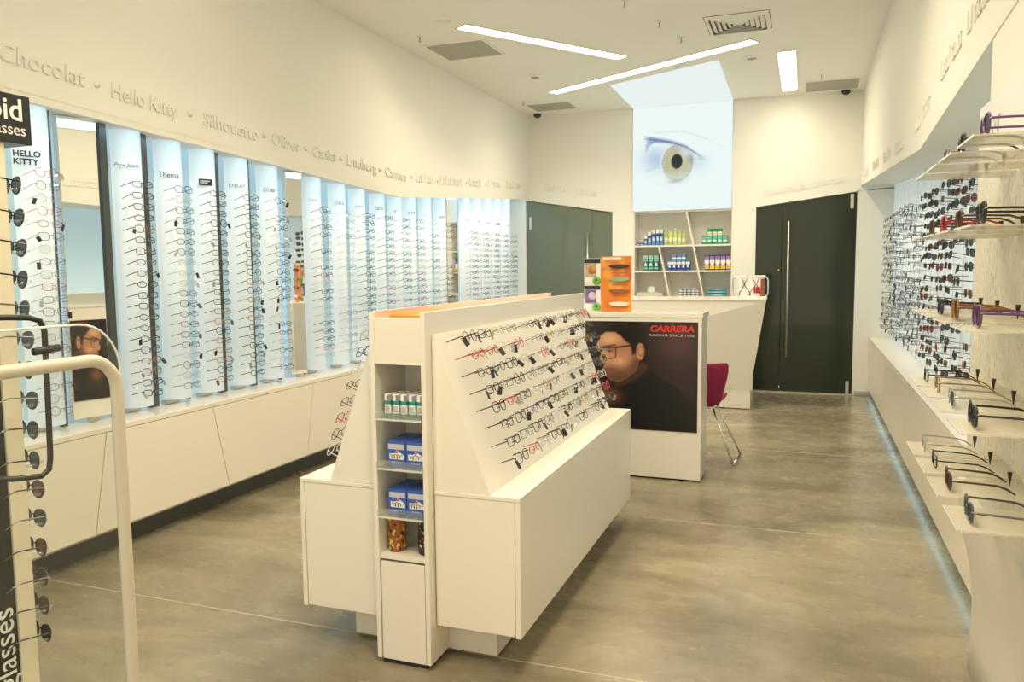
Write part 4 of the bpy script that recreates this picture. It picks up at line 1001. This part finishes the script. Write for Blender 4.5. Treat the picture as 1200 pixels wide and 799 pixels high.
def carton(name, label, cat, x, y, z, w_, d_, h_, cols, group):
    """cols: list of (z0 fraction, z1 fraction, material) bands on top of the first body colour"""
    t = thing(name, label, cat, (x, y, z), 0, group)
    w_ -= 0.006; h_ -= 0.002; MB().box(-w_/2, w_/2, 0, d_, 0, h_).build('box', cols[0], t)
    MB().prism([(-w_*0.28, h_*0.30), (w_*0.30, h_*0.30), (w_*0.30, h_*0.42), (0.0, h_*0.55), (-w_*0.28, h_*0.42)], 'y', -0.0014, -0.0006).build('label_patch', M_WHITEPL, t)
    for a, b, m in cols[1:]:
        MB().box(-w_/2-0.0005, w_/2+0.0005, -0.0005, d_*0.5, a*h_, b*h_).build('printed_band', m, t)
    return t
c_sky = pm('c_sky', s2l((120, 170, 214)), 0.4); c_navy = pm('c_navy', s2l((30, 52, 120)), 0.4); c_roy = pm('c_royal', s2l((44, 66, 170)), 0.4); c_lime = pm('c_lime', s2l((196, 218, 120)), 0.4)
c_grn = pm('c_green', s2l((40, 150, 84)), 0.4); c_teal = pm('c_teal', s2l((22, 128, 118)), 0.4); c_pteal = pm('c_paleteal', s2l((150, 200, 190)), 0.4); c_vio = pm('c_violet', s2l((150, 120, 186)), 0.4)
c_yel = pm('c_yellow', s2l((220, 180, 60)), 0.4); c_wht = M_WHITEPL; c_cyan = pm('c_cyan', s2l((90, 180, 196)), 0.4); c_blu = pm('c_blue', s2l((90, 140, 206)), 0.4)
yb = YB+0.05
# top left: stepped row of blue cartons
hs = [0.035, 0.035, 0.11, 0.165, 0.19, 0.195, 0.195]; xs = [-1.99, -1.945, -1.895, -1.845, -1.795, -1.745, -1.700]
for k, (x, h) in enumerate(zip(xs, hs)):
    carton('solution_carton', 'blue and white solution carton, %s in the stepped row on the top shelf' % ORD[k], 'carton', x, yb, S1, 0.042, 0.09, h, [c_sky, (0.0, 0.35, c_blu), (0.58, 0.72, c_navy), (0.78, 1.001, c_wht if k > 1 else c_navy)], 'blue cartons on the top shelf')
for k in range(5):
    t = thing('solution_bottle', 'pale lime green bottle, %s beside the blue cartons on the top shelf' % ORD[k], 'bottle', (-1.645+0.055*k, yb+0.04, S1), 0, 'lime bottles on the top shelf')
    h = 0.20 if k < 3 else 0.175
    MB().lathe([(0.022, 0), (0.024, 0.006), (0.024, h*0.55), (0.020, h*0.70), (0.010, h*0.80), (0.010, h*0.84)], seg=14).build('body', c_lime, t)
    MB().lathe([(0.011, h*0.84), (0.011, h)], seg=12).build('cap', pm('c_palelime', s2l((214, 226, 150)), 0.4), t)
    MB().lathe([(0.0245, h*0.15), (0.0245, h*0.45)], seg=14).build('label_band', pm('c_paper', s2l((228, 232, 206)), 0.5), t)
for k in range(5):
    carton('green_carton', 'green and white carton, %s in the green stack\'s bottom row, top shelf' % ORD[k], 'carton', -1.178+0.062*k, yb, S1, 0.060, 0.09, 0.105, [c_pteal, (0.0, 0.30, c_grn), (0.5, 0.78, c_cyan), (0.85, 1.001, c_grn)], 'green cartons on the top shelf')
for k in range(3):
    carton('green_carton', 'green and white carton, %s in the green stack\'s upper row, top shelf' % ORD[k], 'carton', -1.116+0.062*k, yb, S1+0.106, 0.060, 0.09, 0.085, [c_wht, (0.5, 1.001, c_grn), (0.1, 0.3, c_lime)], 'green cartons on the top shelf')
for k in range(3):
    carton('teal_carton', 'tall teal carton with pale top, %s in its row on the middle shelf' % ORD[k], 'carton', -1.893+0.066*k, yb, S2, 0.062, 0.09, 0.19, [c_teal, (0.62, 0.70, c_pteal), (0.74, 1.001, c_pteal), (0.12, 0.2, c_pteal)], 'teal cartons on the middle shelf')
for k in range(5):
    carton('royal_carton', 'royal blue and white carton, %s in the blue stack\'s bottom row, middle shelf' % ORD[k], 'carton', -1.594+0.056*k, yb, S2, 0.053, 0.09, 0.125, [c_roy, (0.6, 0.85, c_wht), (0.85, 1.001, c_blu)], 'blue stack on the middle shelf')
for k in range(3):
    carton('royal_carton', 'royal blue and white carton, %s in the blue stack\'s upper row, middle shelf' % ORD[k], 'carton', -1.540+0.058*k, yb, S2+0.126, 0.056, 0.09, 0.072, [c_blu, (0.1, 0.5, c_wht)], 'blue stack on the middle shelf')
for k in range(5):
    carton('violet_carton', 'violet carton with yellow base, %s in its row on the middle shelf' % ORD[k], 'carton', -1.143+0.064*k, yb, S2, 0.060, 0.09, 0.185, [c_vio, (0.0, 0.07, c_navy), (0.08, 0.33, c_yel), (0.45, 0.66, c_wht), (0.92, 1.001, c_navy)], 'violet cartons on the middle shelf')
t = thing('wire_tray', 'pale wire tray with a card on the lowest shelf', 'tray', (-1.84, yb, S3), 0)
MB().box(-0.165, 0.165, 0, 0.12, 0, 0.045).build('tray', pm('tray_cream', (0.62, 0.60, 0.53), 0.5), t); MB().box(-0.03, 0.05, 0.05, 0.055, 0.046, 0.12).build('card', M_PEDGE, t)
for k in range(5):
    for j in range(3):
        carton('lens_pack', 'small white pack with dark end, %s in the %s layer on the lowest shelf' % (ORD[k], ['bottom', 'middle', 'top'][j]), 'pack', -1.455+0.050*k, yb, S3+0.034*j, 0.046, 0.06, 0.032, [c_wht, (0.3, 0.75, c_navy)], 'small packs on the lowest shelf')
for j in range(3):
    carton('cyan_carton', 'flat cyan carton, %s from the bottom of its stack on the lowest shelf' % ORD[j], 'carton', -1.02, yb, S3+0.036*j, 0.22, 0.10, 0.034, [c_cyan, (0.0, 0.25, c_navy)], 'cyan cartons on the lowest shelf')

# ------------------------------------------------------------------ acrylic sunglasses stand by the entrance (right)
pd = tag(MB().prism([(0.593, 0.0), (0.597, 0.15), (0.599, 0.25), (0.596, 0.32), (0.585, 0.40), (0.570, 0.47), (0.556, 0.53), (0.545, 0.60), (0.539, 0.67), (0.537, 0.725), (1.05, 0.725), (1.05, 0.0)], 'y', -0.6, 3.23, 0, True).build('plinth_cabinet', M_LACQ2), 'plain cream base cabinet with slanted front edge under the acrylic sunglasses stand', 'cabinet')
sd_ = thing('acrylic_stand', 'acrylic sunglasses stand with rows of small plates by the entrance', 'display stand', (0.545, 2.3, 0.726))
ox, oy, oz = 0.545, 2.3, 0.726
def sb_(x0, x1, y0, y1, z0, z1): return MB().box(x0-ox, x1-ox, y0-oy, y1-oy, z0-oz, z1-oz)
sb_(0.542, 0.552, 1.3, 3.12, 0.726, 1.80).build('back_panel', pm('stand_panel', (0.74, 0.70, 0.60), 0.35), sd_)
sb_(0.540, 0.552, 2.47, 3.12, 1.802, 2.02).build('top_panel', M_WHITEPL, sd_)
sb_(0.540, 0.552, 1.3, 2.464, 1.802, 2.02).build('top_panel', M_WHITEPL, sd_)
b = MB(); rb = random.Random(9)
for i in range(52):
    y = 1.33+i*0.0345; z = 0.76+rb.uniform(0, 0.02)
    while z < 1.77:
        l = rb.uniform(0.014, 0.05)
        if rb.random() < 0.75: b.box(0.5405-ox, 0.5422-ox, y-0.0022-oy, y+0.0022-oy, z-oz, z+l-oz)
        z += l+rb.uniform(0.008, 0.02)
o = b.build('beading', pm('bead_gloss', (0.82, 0.80, 0.70), 0.15), sd_); o['kind'] = 'stuff'
text('raised_lettering', 'SPORT', 0.085, frame_m((0.539-ox, 3.06-oy, 1.90-oz), (0, -1, 0), (0, 0, 1)), M_WHITEPL, sd_, 0.004)
ROWZ = [0.938, 1.146, 1.362, 1.580, 1.762]; ROWN = ['lowest', 'second', 'third', 'fourth', 'top']
PLY = [2.675, 2.455, 2.225, 1.955]
CH = {(0, 0): ('rect', 'silver', None), (0, 1): ('rect', 'black', None), (0, 2): ('square', 'dark brown', 1), (0, 3): ('square', 'gunmetal', 0),
      (1, 0): ('rect', 'black', None), (1, 1): ('round', 'gold', None), (1, 2): ('square', 'silver', 0), (1, 3): ('aviator', 'black', 0),
      (2, 1): ('square', 'black', 0), (2, 2): ('aviator', 'amber', 1), (2, 3): ('aviator', 'purple', 0),
      (3, 0): ('aviator', 'dark brown', 1), (3, 1): ('aviator', 'red', 1), (3, 2): ('aviator', 'dark brown', 1), (3, 3): ('aviator', 'black', 0),
      (4, 1): ('square', 'dark brown', None), (4, 2): ('aviator', 'black', 0), (4, 3): ('aviator', 'purple', 0)}
for r_, z in enumerate(ROWZ):
    for k, y in enumerate(PLY):
        pl = sb_(0.312, 0.540, y-0.095, y+0.095, z-0.004, z).build('plate', M_FROST, sd_)
        sb_(0.3112, 0.3122, y-0.095, y+0.095, z-0.0042, z+0.0002).build('plate_edge', M_PEDGE, pl)
        MB().lathe([(0.001, 0), (0.006, 0.034), (0.006, 0.036)], (0.495-ox, y+0.055-oy, z-oz), 8).build('support_pin', M_BLACK, pl)
        sb_(0.352, 0.356, y-0.012, y+0.012, z+0.0005, z+0.034).build('nose_rest', M_ACRYL, pl)
        if (r_, k) in CH:
            sh, c, li = CH[(r_, k)]
            st = style(sh, 0.0022 if li is not None and c not in ('silver',) else 0.0017, c, 0.140, li, 18)
            hz_ = {'round': 0.0225, 'rect': 0.0165, 'square': 0.02, 'aviator': 0.0235}[sh]+0.0025
            M = face((0.345, y, z+hz_+0.001), (-1, 0.05, 0.03))
            put_specs('sunglasses' if li is not None else 'eyeglasses', '%s %s, %s along the %s row of plates of the acrylic stand' % (cname(c, 0), 'sunglasses' if li is not None else 'eyeglasses', ORD[3-k], ROWN[r_]), 'sunglasses' if li is not None else 'eyeglasses', st, M, 'spectacles on the acrylic stand', True)

# ------------------------------------------------------------------ sunglasses rack by the entrance (left)
rk = thing('sunglasses_rack', 'tall black and cream sunglasses rack with lettered header by the entrance', 'display rack', (-2.03, 1.3, 0))
ox, oy = -2.03, 1.3
def rb_(x0, x1, y0, y1, z0, z1): return MB().box(x0-ox, x1-ox, y0-oy, y1-oy, z0, z1)
rb_(-2.06, -2.0, 0.9, 1.478, 0.05, 1.845).build('black_panel', M_BLACK, rk)
rb_(-2.07, -1.995, 1.480, 1.530, 0.05, 1.845).build('lit_post', pm('cream_post', (0.82, 0.76, 0.60), 0.4), rk)
rb_(-2.11, -1.985, 0.85, 1.605, 1.846, 1.975).build('header_sign', M_BLACK, rk, 0.002)
rb_(-2.3, -1.8, 0.85, 1.60, 0.0, 0.05).build('base', M_BLACK, rk, 0.004)
text('header_lettering', 'Polaroid', 0.082, frame_m((-1.9845-ox, 1.583-oy, 1.907), (0, 1, 0), (0, 0, 1)), M_WHITEPL, rk, 0.0006, 'RIGHT', offset=0.001)
text('header_lettering', 'sunglasses', 0.043, frame_m((-1.9845-ox, 1.588-oy, 1.868), (0, 1, 0), (0, 0, 1)), M_WHITEPL, rk, 0.0006, 'RIGHT')
text('panel_lettering', 'sunglasses', 0.085, frame_m((-1.9995-ox, 1.468-oy, 0.605), (0, 0, 1), (0, -1, 0)), M_WHITEPL, rk, 0.0006, 'RIGHT')
pts = [(-2.0, 1.34, 1.392), (-1.90, 1.36, 1.392), (-1.86, 1.40, 1.392), (-1.85, 1.455, 1.388), (-1.85, 1.485, 1.378), (-1.85, 1.496, 1.352), (-1.85, 1.494, 1.2), (-1.85, 1.490, 1.02), (-1.85, 1.484, 0.988), (-1.85, 1.462, 0.976), (-1.87, 1.40, 0.982), (-2.0, 1.36, 0.985)]
lp = MB().tube([(p[0]-ox, p[1]-oy, p[2]) for p in pts], 0.0075, 10).build('tube_loop', M_BLACK, rk)
MB().tube([(-1.85-ox, 1.462-oy, 1.300), (-1.85-ox, 1.535-oy, 1.304)], 0.010, 10).build('clamp', M_BLACK, rk)
rq = random.Random(4)
for k in range(16):
    z = 1.735-k*0.0835
    c = rq.choice(['black', 'black', 'gunmetal', 'dark brown']); li = rq.choice((0, 0, 1))
    st = style('aviator', 0.0018, c, 0.115, li, 18)
    M = jit(face((-2.035, 1.572, z), (0.17, 0.97, -0.12)), rq, 0.08)
    put_specs('sunglasses', '%s sunglasses, %s from the top of the black and cream rack' % (cname(c, 0), ORD[k]), 'sunglasses', st, M, 'sunglasses on the rack', True)
    MB().tube([(-1.998-ox, 1.53-oy, z-0.01), (-1.985-ox, 1.56-oy, z-0.012), (-1.99-ox, 1.578-oy, z-0.006)], 0.004, 6).build('hook', M_ACRYL, rk)

# ------------------------------------------------------------------ security gate
gt = thing('security_gate', 'clear acrylic security gate with white rounded frame beside the sunglasses rack', 'security gate', (-1.13, 0.75, 0))
y0, y1, zt = 0.30, 1.062, 1.352
pts = [(0, p[0]+(y0+y1)/2-0.75, p[1]+(zt+0.06)/2+0.0) for p in rrect(y1-y0-0.03, zt-0.06, 0.055, 8)]
MB().tube(pts, 0.0108, 8, closed=True, flat=1.0).build('frame', pm('gate_frame', (0.64, 0.59, 0.49), 0.35), gt)
MB().prism([(p[0]+(y0+y1)/2-0.75+0.005, p[1]+0.72) for p in rrect(y1-y0+0.03, 1.385, 0.085, 8)], 'x', -0.030, -0.024).build('acrylic_sheet', thin('gate_acrylic', (0.96, 0.97, 0.96), 0.04, 0.03), gt)
MB().tube([(-0.027, p[0]+(y0+y1)/2-0.75+0.005, p[1]+0.72) for p in rrect(y1-y0+0.03, 1.385, 0.085, 8)], 0.0022, 5, closed=True).build('sheet_edge', M_PEDGE, gt)
MB().prism([(p[0]*1.0+(y0+y1)/2-0.75, p[1]+0.022) for p in rrect(y1-y0, 0.044, 0.012)], 'x', -0.06, 0.05).build('foot', pm('gate_foot', (0.75, 0.70, 0.6), 0.4), gt)

# ------------------------------------------------------------------ wall-washing spotlights
spot('small recessed downlight washing the left fascia over the tall mirror', -2.75, 3.6, -3.4, 3.6, 2.6, 3.5, 95)
spot('small recessed downlight washing the left fascia at its kink', -2.75, 5.9, -3.4, 5.7, 2.6, 4.0, 95)
spot('small recessed downlight washing the right fascia', 0.05, 4.4, 0.555, 4.2, 2.6, 3.0, 95)
spot('small recessed downlight washing the wall over the right glass door', -0.16, 9.40, -0.16, 9.87, 2.55, 0.8, 90)
